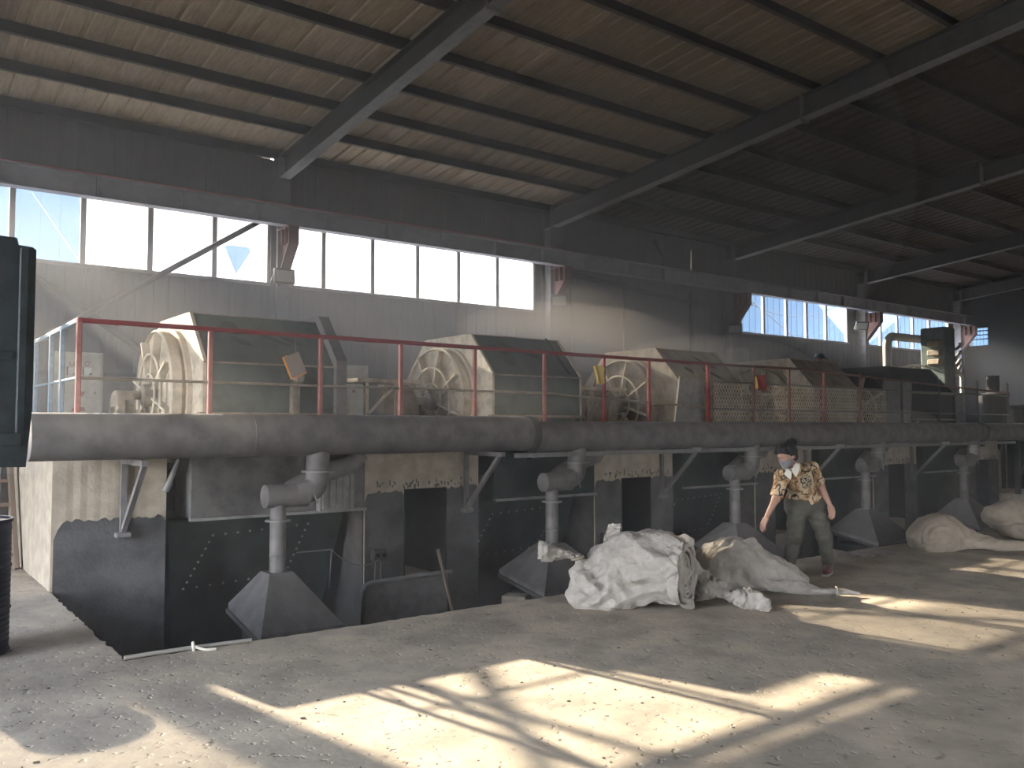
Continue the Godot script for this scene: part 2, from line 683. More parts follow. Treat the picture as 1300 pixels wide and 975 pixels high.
func cladding(x0: float, x1: float, y0: float, y1: float, parent: Node3D, count := 0) -> void:
	# a run of wall sheets with small ribs; the seams are chamfers
	var n: int = count if count else maxi(1, int(round((x1 - x0) / 1.0)))
	var w := (x1 - x0) / n
	var out := PackedVector2Array([Vector2(0, -0.12), Vector2(w, -0.12), Vector2(w, -0.01), Vector2(w - 0.012, 0.0)])
	var ribs := maxi(0, int(w / 0.24) - 1)
	for k in ribs:
		var c := w - (k + 1) * w / (ribs + 1)
		out.append_array([Vector2(c + 0.03, 0.0), Vector2(c + 0.02, 0.008), Vector2(c - 0.02, 0.008), Vector2(c - 0.03, 0.0)])
	out.append_array([Vector2(0.012, 0.0), Vector2(0, -0.01)])
	var g := Geo.new()
	g.prism(out, 0.0, y1 - y0, "y")
	var mesh := g.commit()
	for k in n:
		piece("wall_panel", mesh, M.cladding, parent, Transform3D(Basis.IDENTITY, Vector3(x0 + k * w, y0, -14.4) - parent.position))


func window(idx: int, x0: float, x1: float, mull: Array, dusty: Array, label: String, hole := -1) -> void:
	var y0 := 3.92
	var y1 := 5.06
	var z := -14.44
	var w := thing("window_%d" % idx, Vector3((x0 + x1) / 2, y0, z), label, "window")
	tag(w, "", "", "", "structure")
	var f := Geo.new()
	f.cbox(Vector3((x0 + x1) / 2, y0 + 0.02, z + 0.03), Vector3(x1 - x0, 0.05, 0.14), 0.006)
	f.cbox(Vector3((x0 + x1) / 2, y1 - 0.02, z), Vector3(x1 - x0, 0.05, 0.09), 0.006)
	for x in [x0 + 0.02, x1 - 0.02]:
		f.cbox(Vector3(x, (y0 + y1) / 2, z), Vector3(0.05, y1 - y0, 0.09), 0.006)
	part("window_frame", f, M.frame_alloy, w)
	for x in mull:
		var g := Geo.new()
		g.cbox(Vector3(x, (y0 + y1) / 2, z), Vector3(0.08, y1 - y0 - 0.06, 0.08), 0.006)
		part("mullion", g, M.frame_alloy, w)
	var edge := [x0 + 0.04] + mull + [x1 - 0.04]
	for k in edge.size() - 1:
		var a: float = edge[k]
		var b: float = edge[k + 1]
		if dusty[k] == 2:
			continue
		var g := Geo.new()
		if k == hole:
			var l := a + (b - a) * 0.0
			var out := PackedVector2Array([Vector2(a, y0 + 0.03), Vector2(b, y0 + 0.03), Vector2(b, y1 - 0.03), Vector2(l + 0.5, y1 - 0.03), Vector2(l + 0.5, 4.555), Vector2(l + 0.60, 4.55), Vector2(l + 0.62, 4.47), Vector2(l + 0.38, 4.06), Vector2(l + 0.17, 4.52), Vector2(l + 0.25, 4.55), Vector2(l + 0.499, 4.555), Vector2(l + 0.499, y1 - 0.03), Vector2(a, y1 - 0.03)])
			g.prism(out, z - 0.003, z + 0.003, "z")
		else:
			g.box(Vector3((a + b) / 2, (y0 + y1) / 2, z), Vector3(b - a, y1 - y0 - 0.06, 0.006))
		part("glass_pane", g, [M.glass_clear, M.glass_dusty, M.glass_clear, M.glass_caked][dusty[k]], w)


func build_shell() -> void:
	# floor with the long pit in front of the furnaces
	var edge := wobble([Vector2(1.42, -14.6), Vector2(1.42, -8.79), Vector2(1.40, -5.95), Vector2(5.2, -5.91), Vector2(10.2, -5.84), Vector2(20.3, -5.8), Vector2(20.3, -14.6)], 0.014)
	var out := PackedVector2Array([Vector2(-6.7, -14.6)])
	out.append_array(edge)
	out.append_array([Vector2(20.3, -14.6), Vector2(31, -14.6), Vector2(31, 7.5), Vector2(-6.7, 7.5)])
	var f := Geo.new()
	f.prism(out, -0.22, 0.0, "y")
	struct("floor", f, M.floor_concrete, "dusty grey concrete floor with hair cracks and pits in sunlight", "floor")
	var p := Geo.new()
	p.box(Vector3(10.85, -PIT - 0.1, -9.0), Vector3(19.1, 0.2, 6.6))
	struct("trim_5", p, M.pit_concrete, "dark sooty bottom of the long pit below the furnaces", "pit floor")
	p = Geo.new()
	p.box(Vector3(10.85, -0.68, -5.7), Vector3(19.1, 0.92, 0.2))
	p.box(Vector3(1.33, -0.68, -9.0), Vector3(0.16, 0.92, 6.6))
	p.box(Vector3(20.38, -0.68, -9.0), Vector3(0.16, 0.92, 6.6))
	struct("trim_6", p, M.pit_concrete, "bare concrete lining of the pit sides below floor level", "pit wall")

	# back wall
	var wall := thing("wall_back", Vector3(11.7, 0, -14.4), "long back wall of grey ribbed metal sheets with a window band", "wall")
	tag(wall, "", "", "", "structure")
	var wins := [[-6.2, -0.5], [-0.15, 5.62], [5.9, 11.52], [], [18.3, 23.45], [24.4, 29.6]]
	for b in 6:
		var x0: float = COLS[b]
		var x1: float = COLS[b + 1]
		if b == 3:
			# sheets of the bay that has no window, one seam standing open
			cladding(x0, 16.52, 0, 6.4, wall, 5)
			for seg in [[0, 4.72], [4.86, 5.38], [5.9, 6.4]]:
				cladding(16.52, x1, seg[0], seg[1], wall, 1)
			for seg in [[4.72, 4.86], [5.38, 5.9]]:
				cladding(16.55, x1, seg[0], seg[1], wall, 1)
			continue
		cladding(x0, x1, 0, 3.92, wall, 6)
		if b == 1:
			cladding(x0, 5.46, 5.06, 6.4, wall, 6)
			cladding(5.46, x1, 5.06, 6.14, wall, 1)
		else:
			cladding(x0, x1, 5.06, 6.4, wall, 6)
		cladding(x0, wins[b][0], 3.92, 5.06, wall, 1)
		cladding(wins[b][1], x1, 3.92, 5.06, wall, 1)
	cladding(COLS[6], 30.4, 0, 6.4, wall, 1)
	window(5, -6.2, -0.5, [-5.2, -4.2, -3.2, -2.3, -1.4], [1, 1, 1, 1, 1, 1], "window band of the first bay, beyond the green bin")
	window(1, -0.15, 5.62, [0.77, 1.715, 2.665, 3.65, 4.67], [0, 0, 2, 3, 1, 1], "window band with blue sheet behind one pane and a broken pane", 5)
	window(2, 5.9, 11.52, [6.635, 7.625, 8.605, 9.56, 10.53], [1, 1, 1, 1, 1, 1], "window band of six glaring panes above the second furnace")
	window(3, 18.3, 23.45, [18.45, 19.45, 20.47, 21.4, 22.37], [0, 0, 0, 0, 0, 0], "small far window band showing a blue gabled building and a wire")
	window(4, 24.4, 29.6, [25.3, 26.3, 27.26, 28.3], [0, 0, 0, 0, 0], "farthest window band, behind the white bent pipe")

	# other walls: the hall goes on behind the camera, with a wide gate at one end
	var wl := Geo.new()
	wl.box(Vector3(-6.6, 4.0, -11.5), Vector3(0.2, 8.0, 6.4))
	wl.box(Vector3(-6.6, 6.3, -5.3), Vector3(0.2, 3.4, 6.0))
	wl.box(Vector3(-6.6, 4.0, 2.6), Vector3(0.2, 8.0, 9.8))
	struct("wall_left", wl, M.cladding, "gable wall with a wide open gate, behind the camera", "wall")
	var wf := Geo.new()
	wf.box(Vector3(0.0, 1.3, 7.4), Vector3(13.2, 2.6, 0.2))  # gap to the next box is an unseen opening added for frontal fill
	wf.box(Vector3(19.95, 1.3, 7.4), Vector3(21.1, 2.6, 0.2))
	wf.box(Vector3(11.9, 4.95, 7.4), Vector3(37.2, 4.7, 0.2))
	struct("wall_front", wf, M.cladding, "long metal wall behind the camera with an added opening for fill light", "wall")
	var wr := Geo.new()
	wr.box(Vector3(30.3, 2.1, -3.5), Vector3(0.2, 4.2, 21.9))
	wr.box(Vector3(30.3, 6.4, -3.5), Vector3(0.2, 3.2, 21.9))
	wr.box(Vector3(30.3, 4.5, -14.2), Vector3(0.2, 0.62, 0.4))
	wr.box(Vector3(30.3, 4.5, -3.0), Vector3(0.2, 0.62, 20.8))
	for y in [4.42, 4.56, 4.7]:
		wr.box(Vector3(30.3, y, -13.7), Vector3(0.06, 0.03, 0.7))
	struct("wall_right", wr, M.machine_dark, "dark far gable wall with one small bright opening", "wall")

	# roof: ribbed sheets from eave to ridge, on the window side; plain sheets beyond the ridge
	var roof := thing("ceiling", Vector3(11.7, 6.25, -14.4), "underside of the brown ribbed metal sheet roof", "ceiling")
	tag(roof, "", "", "", "structure")
	var zr := -3.5
	var run := (zr + 14.7)
	var len := run * sqrt(1 + SLOPE * SLOPE)
	var w := 0.9
	var prof := PackedVector2Array([Vector2(0, 0.06), Vector2(0, 0.006), Vector2(0.01, 0.0)])
	for k in 3:
		var c := 0.15 + 0.3 * k
		prof.append_array([Vector2(c - 0.045, 0.0), Vector2(c - 0.028, 0.03), Vector2(c + 0.028, 0.03), Vector2(c + 0.045, 0.0)])
	prof.append_array([Vector2(w - 0.01, 0.0), Vector2(w, 0.006), Vector2(w, 0.06)])
	var g := Geo.new()
	g.prism(prof, 0.0, len, "z")
	var mesh := g.commit()
	var tilt := Basis(Vector3.RIGHT, -atan(SLOPE))
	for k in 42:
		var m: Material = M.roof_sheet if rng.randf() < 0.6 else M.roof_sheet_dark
		if k > 15:  # far bays darken in steps, shade put into the sheet colour
			m = M.roof_sheet_shaded if k > 20 else M.roof_sheet_dark
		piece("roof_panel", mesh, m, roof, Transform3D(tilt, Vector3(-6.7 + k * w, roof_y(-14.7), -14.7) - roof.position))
	var far := Geo.new()
	far.bar(Vector3(11.9, roof_y(zr) + 0.05, zr), Vector3(11.9, roof_y(zr) + 0.05 - SLOPE * 11.1, zr + 11.1), 37.6, 0.08)
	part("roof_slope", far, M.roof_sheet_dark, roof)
	# purlins: cold-formed channels, one length in each bay
	for b in 6:
		var x0: float = COLS[b]
		var x1: float = COLS[b + 1]
		for z in [-14.22, -13.05, -12.02, -10.98, -9.9, -8.82, -7.75, -6.68, -5.6, -4.5]:
			var c := Geo.new()
			var y := roof_y(z)
			c.box(Vector3((x0 + x1) / 2, y - 0.085, z), Vector3(x1 - x0, 0.165, 0.012))
			c.box(Vector3((x0 + x1) / 2, y - 0.165, z + 0.033), Vector3(x1 - x0, 0.012, 0.075))
			c.box(Vector3((x0 + x1) / 2, y - 0.008, z - 0.033), Vector3(x1 - x0, 0.012, 0.075))
			part("purlin", c, M.steel_dark, roof)


func build_frame() -> void:
	var said := ["at the gate end", "hidden behind the green bin", "between the first and the second window band", "beside the framed doorway", "in front of the blue window", "between the two far window bands", "at the dark end of the hall"]
	for i in COLS.size():
		var x: float = COLS[i]
		# column
		var c := thing("steel_column", Vector3(x, 0, -14.2), "grey steel wall column " + said[i], "column", "columns of the back wall")
		var g := Geo.new()
		g.box(Vector3(x, 3.05, -14.36), Vector3(0.2, 6.1, 0.012))
		part("flange", g, M.steel_grey, c)
		g = Geo.new()
		g.box(Vector3(x, 3.05, -14.06), Vector3(0.2, 6.1, 0.012))
		part("flange", g, M.steel_grey, c)
		g = Geo.new()
		g.box(Vector3(x, 3.05, -14.21), Vector3(0.01, 6.1, 0.29))
		part("web", g, M.steel_grey, c)
		# bracket that carries the runway beam
		g = Geo.new()
		var bz := -13.6
		g.box(Vector3(x, 4.83, (-14.06 + bz) / 2), Vector3(0.2, 0.014, -14.06 - bz))
		g.prism(PackedVector2Array([Vector2(-14.05, 4.83), Vector2(bz, 4.83), Vector2(bz, 4.55), Vector2(-14.05, 4.05)]), x - 0.006, x + 0.006, "x")
		g.bar(Vector3(x, 4.05, -14.03), Vector3(x, 4.55, bz), 0.18, 0.014)
		for z in [-13.92, -13.76, bz]:
			g.box(Vector3(x, 4.69, z), Vector3(0.18, 0.28, 0.012))
		part("bracket", g, M.red_oxide, c, false, "red-brown bracket under the runway beam")
		# rafter
		var r := thing("roof_rafter", Vector3(x, 5.75, -14.3), "sloping steel roof rafter above the column " + said[i], "rafter", "roof rafters")
		var a := Vector3(x, roof_y(-14.3) - 0.37, -14.3)
		var b := Vector3(x, roof_y(-3.5) - 0.37, -3.5)
		g = Geo.new()
		g.bar(a, b, 0.01, 0.36)
		part("web", g, M.steel_dark, r)
		for s in [[-0.18, M.pale_metal], [0.18, M.steel_dark]]:
			g = Geo.new()
			g.bar(a + Vector3(0, s[0], 0), b + Vector3(0, s[0], 0), 0.19, 0.014)
			part("flange", g, s[1], r)
		g = Geo.new()
		g.box(Vector3(x, roof_y(-14.0) - 0.37, -14.02), Vector3(0.2, 0.5, 0.02))
		part("joint_plate", g, M.steel_grey, r)
		g = Geo.new()
		g.box(Vector3(x, roof_y(-7.9) - 0.37, -7.9), Vector3(0.2, 0.46, 0.03))
		part("joint_plate", g, M.steel_grey, r)

	# crane runway beam along the wall, a length in each bay, with its rail and a red conductor bar
	var bays := ["behind the green bin", "over the first window band", "over the six glaring panes", "over the framed doorway", "over the blue far windows", "over the farthest windows"]
	for b in 6:
		var x0: float = COLS[b]
		var x1: float = COLS[b + 1]
		var o := thing("runway_beam", Vector3(x0, 4.85, -13.75), "grey steel crane runway beam " + bays[b], "beam", "crane runway beams")
		var g := Geo.new()
		g.box(Vector3((x0 + x1) / 2, 4.855, -13.75), Vector3(x1 - x0, 0.016, 0.2))
		part("flange", g, M.beam_grey, o)
		g = Geo.new()
		g.box(Vector3((x0 + x1) / 2, 5.155, -13.75), Vector3(x1 - x0, 0.016, 0.24))
		part("flange", g, M.beam_grey, o)
		g = Geo.new()
		g.box(Vector3((x0 + x1) / 2, 5.0, -13.75), Vector3(x1 - x0, 0.29, 0.01))
		part("web", g, M.beam_grey, o)
		for k in 5:
			g = Geo.new()
			g.box(Vector3(x0 + (k + 0.5) * (x1 - x0) / 5, 5.0, -13.7), Vector3(0.01, 0.28, 0.09))
			part("stiffener", g, M.beam_grey, o)
		g = Geo.new()
		g.cbox(Vector3((x0 + x1) / 2, 5.185, -13.75), Vector3(x1 - x0, 0.045, 0.05), 0.008)
		part("crane_rail", g, M.runway_red_glare if b < 3 else M.red_oxide, o, false, "rusty red rail along the top")  # near bays take the paler red that paints in glare

	# wind bracing in the first bay: two crossing tubes
	var g2 := Geo.new()
	g2.tube([Vector3(5.55, 5.1, -14.22), Vector3(0.1, 1.42, -14.22)], 0.045, 8)
	solo("brace_tube", g2, M.steel_dark, "wind brace tube that rises to the first bracket across a pane", "brace", "wind braces")
	g2 = Geo.new()
	g2.tube([Vector3(-0.1, 5.1, -14.3), Vector3(5.4, 1.42, -14.3)], 0.05, 8)
	solo("brace_tube", g2, M.steel_dark, "wind brace tube that falls towards the first furnace drum", "brace", "wind braces")
	g2 = Geo.new()
	g2.box(Vector3(6.0, 2.28, -14.33), Vector3(12.4, 0.06, 0.05))
	solo("wall_rail", g2, M.steel_dark, "thin dark rail low along the window wall behind the cabinets", "rail")

	# the framed doorway in the bay without windows
	var d := thing("door_1", Vector3(14.4, 1.42, -14.34), "closed sheet metal door in a dark tube frame", "door")
	tag(d, "", "", "", "structure")
	g2 = Geo.new()
	g2.tube([Vector3(12.1, 4.86, -14.3), Vector3(16.6, 4.52, -14.3)], 0.05, 8)
	part("head_rail", g2, M.steel_dark, d)
	for x in [12.52, 14.1, 16.42]:
		g2 = Geo.new()
		g2.cbox(Vector3(x, 3.1, -14.32), Vector3(0.06 if x < 16 else 0.1, 3.4, 0.06), 0.01)
		part("door_post", g2, M.steel_dark, d)
	g2 = Geo.new()
	g2.box(Vector3(13.3, 3.02, -14.37), Vector3(1.5, 3.1, 0.04))
	part("door_sheet", g2, M.cladding, d)
	g2 = Geo.new()
	g2.box(Vector3(15.26, 3.02, -14.37), Vector3(2.2, 3.1, 0.04))
	part("door_sheet", g2, M.cladding, d)
	g2 = Geo.new()
	g2.tube([Vector3(14.9, 5.22, -13.75), Vector3(14.88, 5.4, -13.75), Vector3(14.7, 5.62, -13.78), Vector3(14.55, 5.78, -13.8)], [0.06, 0.06, 0.05, 0.07], 8)
	solo("cable_hook", g2, M.machine_dark, "short dark hook standing up on the runway rail", "hook")


func gable(called: String, x0: float, x1: float, peaks: Array, wall_y: float, z: float, m: Material, label: String) -> void:
	var o := thing(called, Vector3((x0 + x1) / 2, 0, z), label, "building")
	var out := PackedVector2Array([Vector2(x0, 0), Vector2(x1, 0), Vector2(x1, wall_y)])
	for k in range(peaks.size() - 1, -1, -1):
		out.append(peaks[k])
	out.append(Vector2(x0, wall_y))
	var g := Geo.new()
	g.prism(out, z - 14.0, z, "z")
	part("building_wall", g, m, o)
	g = Geo.new()
	var n := int((x1 - x0) / 0.55)
	for k in n:
		var x := x0 + (k + 0.5) * (x1 - x0) / n
		var top := 0.0
		for i in range(1, out.size() - 1):
			var a := out[i]
			var b := out[i + 1]
			if x <= maxf(a.x, b.x) and x >= minf(a.x, b.x) and absf(a.x - b.x) > 0.01:
				top = maxf(top, lerpf(a.y, b.y, (x - a.x) / (b.x - a.x)))
		g.box(Vector3(x, top * 0.5, z + 0.012), Vector3(0.16, top - 0.1, 0.024))
	tag(part("sheet_rib", g, m, o), "", "", "", "stuff")


func build_outside() -> void:
	var g := Geo.new()
	g.box(Vector3(20, -0.35, -60), Vector3(260, 0.2, 91))
	g.box(Vector3(-71.8, -0.35, 0), Vector3(130, 0.2, 30))
	g.box(Vector3(12, -0.35, 37.5), Vector3(37.6, 0.2, 60))
	struct("ground", g, M.outside_ground, "pale yard outside the windows", "ground")
	gable("blue_shed", -12, 13.6, [Vector2(-12, 10.0), Vector2(13.0, 10.0)], 9.7, -30.0, M.blue_sheet, "blue ribbed shed seen through the missing and the broken pane")
	gable("pink_building", 15.4, 19.4, [Vector2(15.4, 8.0), Vector2(19.4, 8.0)], 8.0, -32.0, M.pink_wall, "faint pinkish building outside the third glaring pane")
	gable("grey_shed", 19.8, 24.2, [Vector2(19.8, 8.1), Vector2(21.4, 8.3), Vector2(22.6, 7.9)], 7.2, -30.5, M.blue_roof, "faint bluish low shed outside the glaring panes")
	gable("gabled_shed", 34.0, 50.0, [Vector2(34.0, 9.8), Vector2(43.0, 9.8), Vector2(45.4, 8.95), Vector2(48.6, 7.0)], 6.4, -30.0, M.blue_sheet_far, "pale blue shed whose gable falls to the valley in the far windows")
	gable("tall_shed", 50.4, 74.0, [Vector2(50.6, 6.4), Vector2(55.5, 8.9), Vector2(62, 11.5)], 6.3, -30.0, M.blue_sheet_far, "pale blue shed whose gable rises behind the farthest windows")
	for p in [[25.2, "near wooden pole outside the far windows"], [34.3, "further wooden pole outside the far windows"]]:
		g = Geo.new()
		g.tube([Vector3(p[0], -0.25, -21.0), Vector3(p[0], 7.4, -21.0)], [0.13, 0.1], 12)
		solo("utility_pole", g, M.wood_grey, p[1], "pole", "poles outside")
	g = Geo.new()
	var pts := []
	for k in 13:
		var t := k / 12.0
		pts.append(Vector3(lerpf(25.2, 34.3, t), lerpf(7.0, 7.1, t) - 1.15 * 4 * t * (1 - t), -20.88))
	g.tube(pts, 0.02, 6)
	solo("overhead_wire", g, M.black, "thin wire sagging outside the far windows", "wire", "outside wires")
	g = Geo.new()
	g.tube([Vector3(25.2, 7.3, -20.88), Vector3(42.6, -0.25, -21.2)], 0.02, 6)
	solo("overhead_wire", g, M.black, "thin straight stay wire slanting down outside the far windows", "wire", "outside wires")
	g = Geo.new()
	g.tube([Vector3(2.75, 3.86, -14.5), Vector3(4.1, 8.7, -30.05)], 0.005, 6)
	solo("overhead_wire", g, M.frame_alloy, "thin pale wire slanting before the blue pane", "wire", "outside wires")


# ---------------------------------------------------------------- platform
func ragged_coat(x0: float, x1: float, y0: float, top: float, z: float, round := 0.3) -> Geo:
	var p := PackedVector2Array([Vector2(x0, y0), Vector2(x1, y0), Vector2(x1, top - 0.05)])
	var n := int((x1 - x0) / 0.035)
	for k in range(n - 1, 0, -1):
		var x := lerpf(x0, x1, float(k) / n)
		var e := minf(1.0, minf(x - x0, 99.0) / round)
		p.append(Vector2(x, top - round * (1.0 - sqrt(1.0 - (1.0 - e) * (1.0 - e))) + rng.randf_range(-0.022, 0.022)))
	p.append(Vector2(x0, top - round))
	var g := Geo.new()
	g.prism(p, z, z + 0.009, "z")
	return g


func build_platform() -> void:
	var zf := -8.79
	var g := Geo.new()
	g.box(Vector3(10.86, 1.33, -11.7), Vector3(18.86, 0.18, 5.8))
	g.box(Vector3(10.86, 1.36, -8.62), Vector3(18.86, 0.1, 0.5))
	struct("floor_deck", g, M.plaster, "top of the raised furnace platform behind the big pipe", "platform")
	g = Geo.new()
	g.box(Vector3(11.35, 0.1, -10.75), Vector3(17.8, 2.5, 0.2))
	struct("wall_pit", g, M.near_black, "black back of the recesses under the furnaces", "wall")  # closes the recesses off, its black standing for deep shade
	# piers
	var xs := [[1.42, 2.42], [4.57, 6.13], [8.07, 9.63], [11.57, 13.13], [15.07, 16.63], [18.57, 20.13]]
	var said := ["solid concrete pier at the open end of the platform", "concrete pier with a dark doorway, between the first and second hood", "concrete pier with a dark doorway behind the big white bag", "concrete pier behind the bending person", "dim concrete pier with doorway beyond the bending person", "last dim concrete pier at the far end of the platform"]
	for k in xs.size():
		var a: float = xs[k][0]
		var b: float = xs[k][1]
		var o := thing("concrete_pier", Vector3(a, -PIT, zf), said[k], "pier", "piers under the platform")
		g = Geo.new()
		if k == 0:
			g.prism(wobble([Vector2(a, zf), Vector2(b, zf), Vector2(b, -10.7)], 0.004) + PackedVector2Array([Vector2(b, -14.38), Vector2(a, -14.38)]), -PIT, 1.24, "y")
			part("masonry", g, M.plaster, o)
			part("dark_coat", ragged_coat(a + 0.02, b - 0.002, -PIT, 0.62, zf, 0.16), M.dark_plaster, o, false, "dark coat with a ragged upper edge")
			continue
		var d0 := a + 0.51
		var d1 := a + 1.09
		g.box(Vector3((a + d0) / 2, 0.05, zf - 0.92), Vector3(d0 - a, 2.38, 1.84))
		g.box(Vector3((b + d1) / 2, 0.05, zf - 0.92), Vector3(b - d1, 2.38, 1.84))
		g.box(Vector3((d0 + d1) / 2, 1.0, zf - 0.92), Vector3(d1 - d0, 0.48, 1.84))
		g.box(Vector3((d0 + d1) / 2, -0.72, zf - 0.92), Vector3(d1 - d0, 0.86, 1.84))
		part("masonry", g, M.plaster, o)
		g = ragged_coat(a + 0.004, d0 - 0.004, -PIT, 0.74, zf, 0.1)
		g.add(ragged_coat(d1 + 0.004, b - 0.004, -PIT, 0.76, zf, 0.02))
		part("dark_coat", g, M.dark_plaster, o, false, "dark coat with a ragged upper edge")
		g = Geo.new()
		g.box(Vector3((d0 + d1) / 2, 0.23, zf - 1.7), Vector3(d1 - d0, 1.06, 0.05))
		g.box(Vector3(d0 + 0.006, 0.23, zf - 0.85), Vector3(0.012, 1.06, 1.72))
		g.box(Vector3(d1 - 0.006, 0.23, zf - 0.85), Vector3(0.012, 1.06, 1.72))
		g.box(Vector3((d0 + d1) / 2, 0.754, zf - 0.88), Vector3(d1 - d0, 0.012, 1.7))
		part("niche_shade", g, M.near_black, o, false, "black lining that stands for the shade in the doorway")  # black sheets paint in the shade inside the doorway
		g = Geo.new()
		g.box(Vector3(a - 0.006, 0.02, zf - 0.92), Vector3(0.012, 2.34, 1.8))  # thin dark sheet over the side of the pier
		part("side_sheet", g, M.pit_concrete, o, false, "dark sheet on the side towards the furnace")
		# chipped band of plaster above the opening
		g = Geo.new()
		for i in 46:
			var x := rng.randf_range(a + 0.15, b - 0.1)
			g.cbox(Vector3(x, 0.80 + rng.randf_range(-0.02, 0.06), zf + 0.001), Vector3(rng.randf_range(0.008, 0.02), rng.randf_range(0.015, 0.06), 0.008), 0.003, Basis(Vector3.BACK, rng.randf_range(-0.5, 0.5)))
		tag(part("plaster_chip", g, M.dark_plaster, o), "", "", "", "stuff")
	# furnace fronts between the piers
	for k in 5:
		var a: float = xs[k][1]
		var b: float = xs[k + 1][0]
		var where: String = ["above the first hood", "above the second hood", "behind the bending person's sack", "in the dim fourth bay", "in the dark last bay"][k]
		var o := thing("furnace_front", Vector3(a, 0.55, zf), "dark green steel furnace front " + where, "furnace", "furnace fronts below the deck")
		g = Geo.new()
		g.cbox(Vector3((a + b) / 2 + 0.11, 0.9, zf - 0.24), Vector3(b - a - 0.22, 0.66, 0.5), 0.015)
		part("upper_casing", g, M.duct_steel if k == 0 else M.deep_green, o)
		g = Geo.new()
		g.box(Vector3((a + b) / 2 + 0.11, 0.565, zf + 0.02), Vector3(b - a - 0.22, 0.03, 0.07))
		part("flange_strip", g, M.pale_metal, o)
		g = Geo.new()
		var zt := zf - 0.3
		var zb := zf - 0.75
		var c := (a + b) / 2
		var wt := (b - a) / 2 - 0.1
		var wb := wt * 0.8
		g.quad(Vector3(c - wt, 0.56, zt), Vector3(c + wt, 0.56, zt), Vector3(c + wb, -1.1, zb), Vector3(c - wb, -1.1, zb), Vector3.BACK)
		g.quad(Vector3(c - wt, 0.56, zt), Vector3(c - wb, -1.1, zb), Vector3(c - wb - 0.1, -1.1, zb - 0.9), Vector3(c - wt, 0.56, zt - 0.9), Vector3.LEFT)
		g.quad(Vector3(c + wt, 0.56, zt), Vector3(c + wb, -1.1, zb), Vector3(c + wb + 0.1, -1.1, zb - 0.9), Vector3(c + wt, 0.56, zt - 0.9), Vector3.RIGHT)
		g.quad(Vector3(c - wt, 0.56, zt), Vector3(c + wt, 0.56, zt), Vector3(c + wt, 0.56, zt - 0.9), Vector3(c - wt, 0.56, zt - 0.9), Vector3.UP)
		g.quad(Vector3(c - wb - 0.1, -1.1, zb - 0.9), Vector3(c + wb + 0.1, -1.1, zb - 0.9), Vector3(c + wt, 0.56, zt - 0.9), Vector3(c - wt, 0.56, zt - 0.9), Vector3.FORWARD)
		part("lower_casing", g, M.deep_green, o)
		# bolts of the access plate: a trapezoid
		var tz := [Vector2(c - 0.5, 0.35), Vector2(c + 0.55, 0.4), Vector2(c + 0.35, -0.15), Vector2(c - 0.75, -0.2)]
		for i in 4:
			var p: Vector2 = tz[i]
			var q: Vector2 = tz[(i + 1) % 4]
			for j in 8:
				var r := p.lerp(q, j / 8.0)
				var z := lerpf(zt, zb, (0.56 - r.y) / 1.66)
				g = Geo.new()
				g.lathe([Vector2(0.013, -0.01), Vector2(0.013, 0.012), Vector2(0.0, 0.014)], Vector3(r.x, r.y, z), Vector3(0, 0.26, 0.96), 6)
				if k < 3:
					part("bolt", g, M.bolt, o)
	# end landing with a ladder
	g = Geo.new()
	g.box(Vector3(0.7, 1.36, -11.9), Vector3(1.4, 0.1, 1.4))
	for x in [0.06, 1.34]:
		for z in [-11.26, -12.54]:
			g.box(Vector3(x, 0.65, z), Vector3(0.08, 1.3, 0.08))
	solo("steel_landing", g, M.steel_dark, "low steel landing beside the platform behind the ladder", "landing")
	var l := thing("rung_ladder", Vector3(1.1, 0, -10.4), "worn wooden ladder leaning beside the platform behind the barrel", "ladder")
	for x in [0.75, 1.36]:
		g = Geo.new()
		g.bar(Vector3(x, 0, -10.35), Vector3(x - 0.03, 1.5, -11.1), 0.05, 0.09, Vector3.UP, 0.006)
		part("stile", g, M.wood_grey, l)
	for k in 6:
		var t := (k + 0.6) / 6.0
		g = Geo.new()
		g.bar(Vector3(0.75, 1.5 * t, -10.35 - 0.75 * t), Vector3(1.36, 1.5 * t, -10.35 - 0.75 * t), 0.06, 0.035, Vector3.UP, 0.005)
		part("rung", g, M.wood_grey, l)


# ---------------------------------------------------------------- furnaces
const HEX := [[-8.98, 1.42], [-8.98, 2.16], [-9.48, 2.71], [-10.6, 2.71], [-11.14, 2.16], [-11.14, 1.42]]


func hexa(grow := 0.0) -> PackedVector2Array:
	var c := Vector2(-10.05, 1.95)
	var out := PackedVector2Array()
	for p in HEX:
		var q := Vector2(p[0], p[1])
		out.append(Vector2(q.x + signf(q.x - c.x) * grow, q.y + (grow if q.y > 1.5 else 0.0)))
	return out


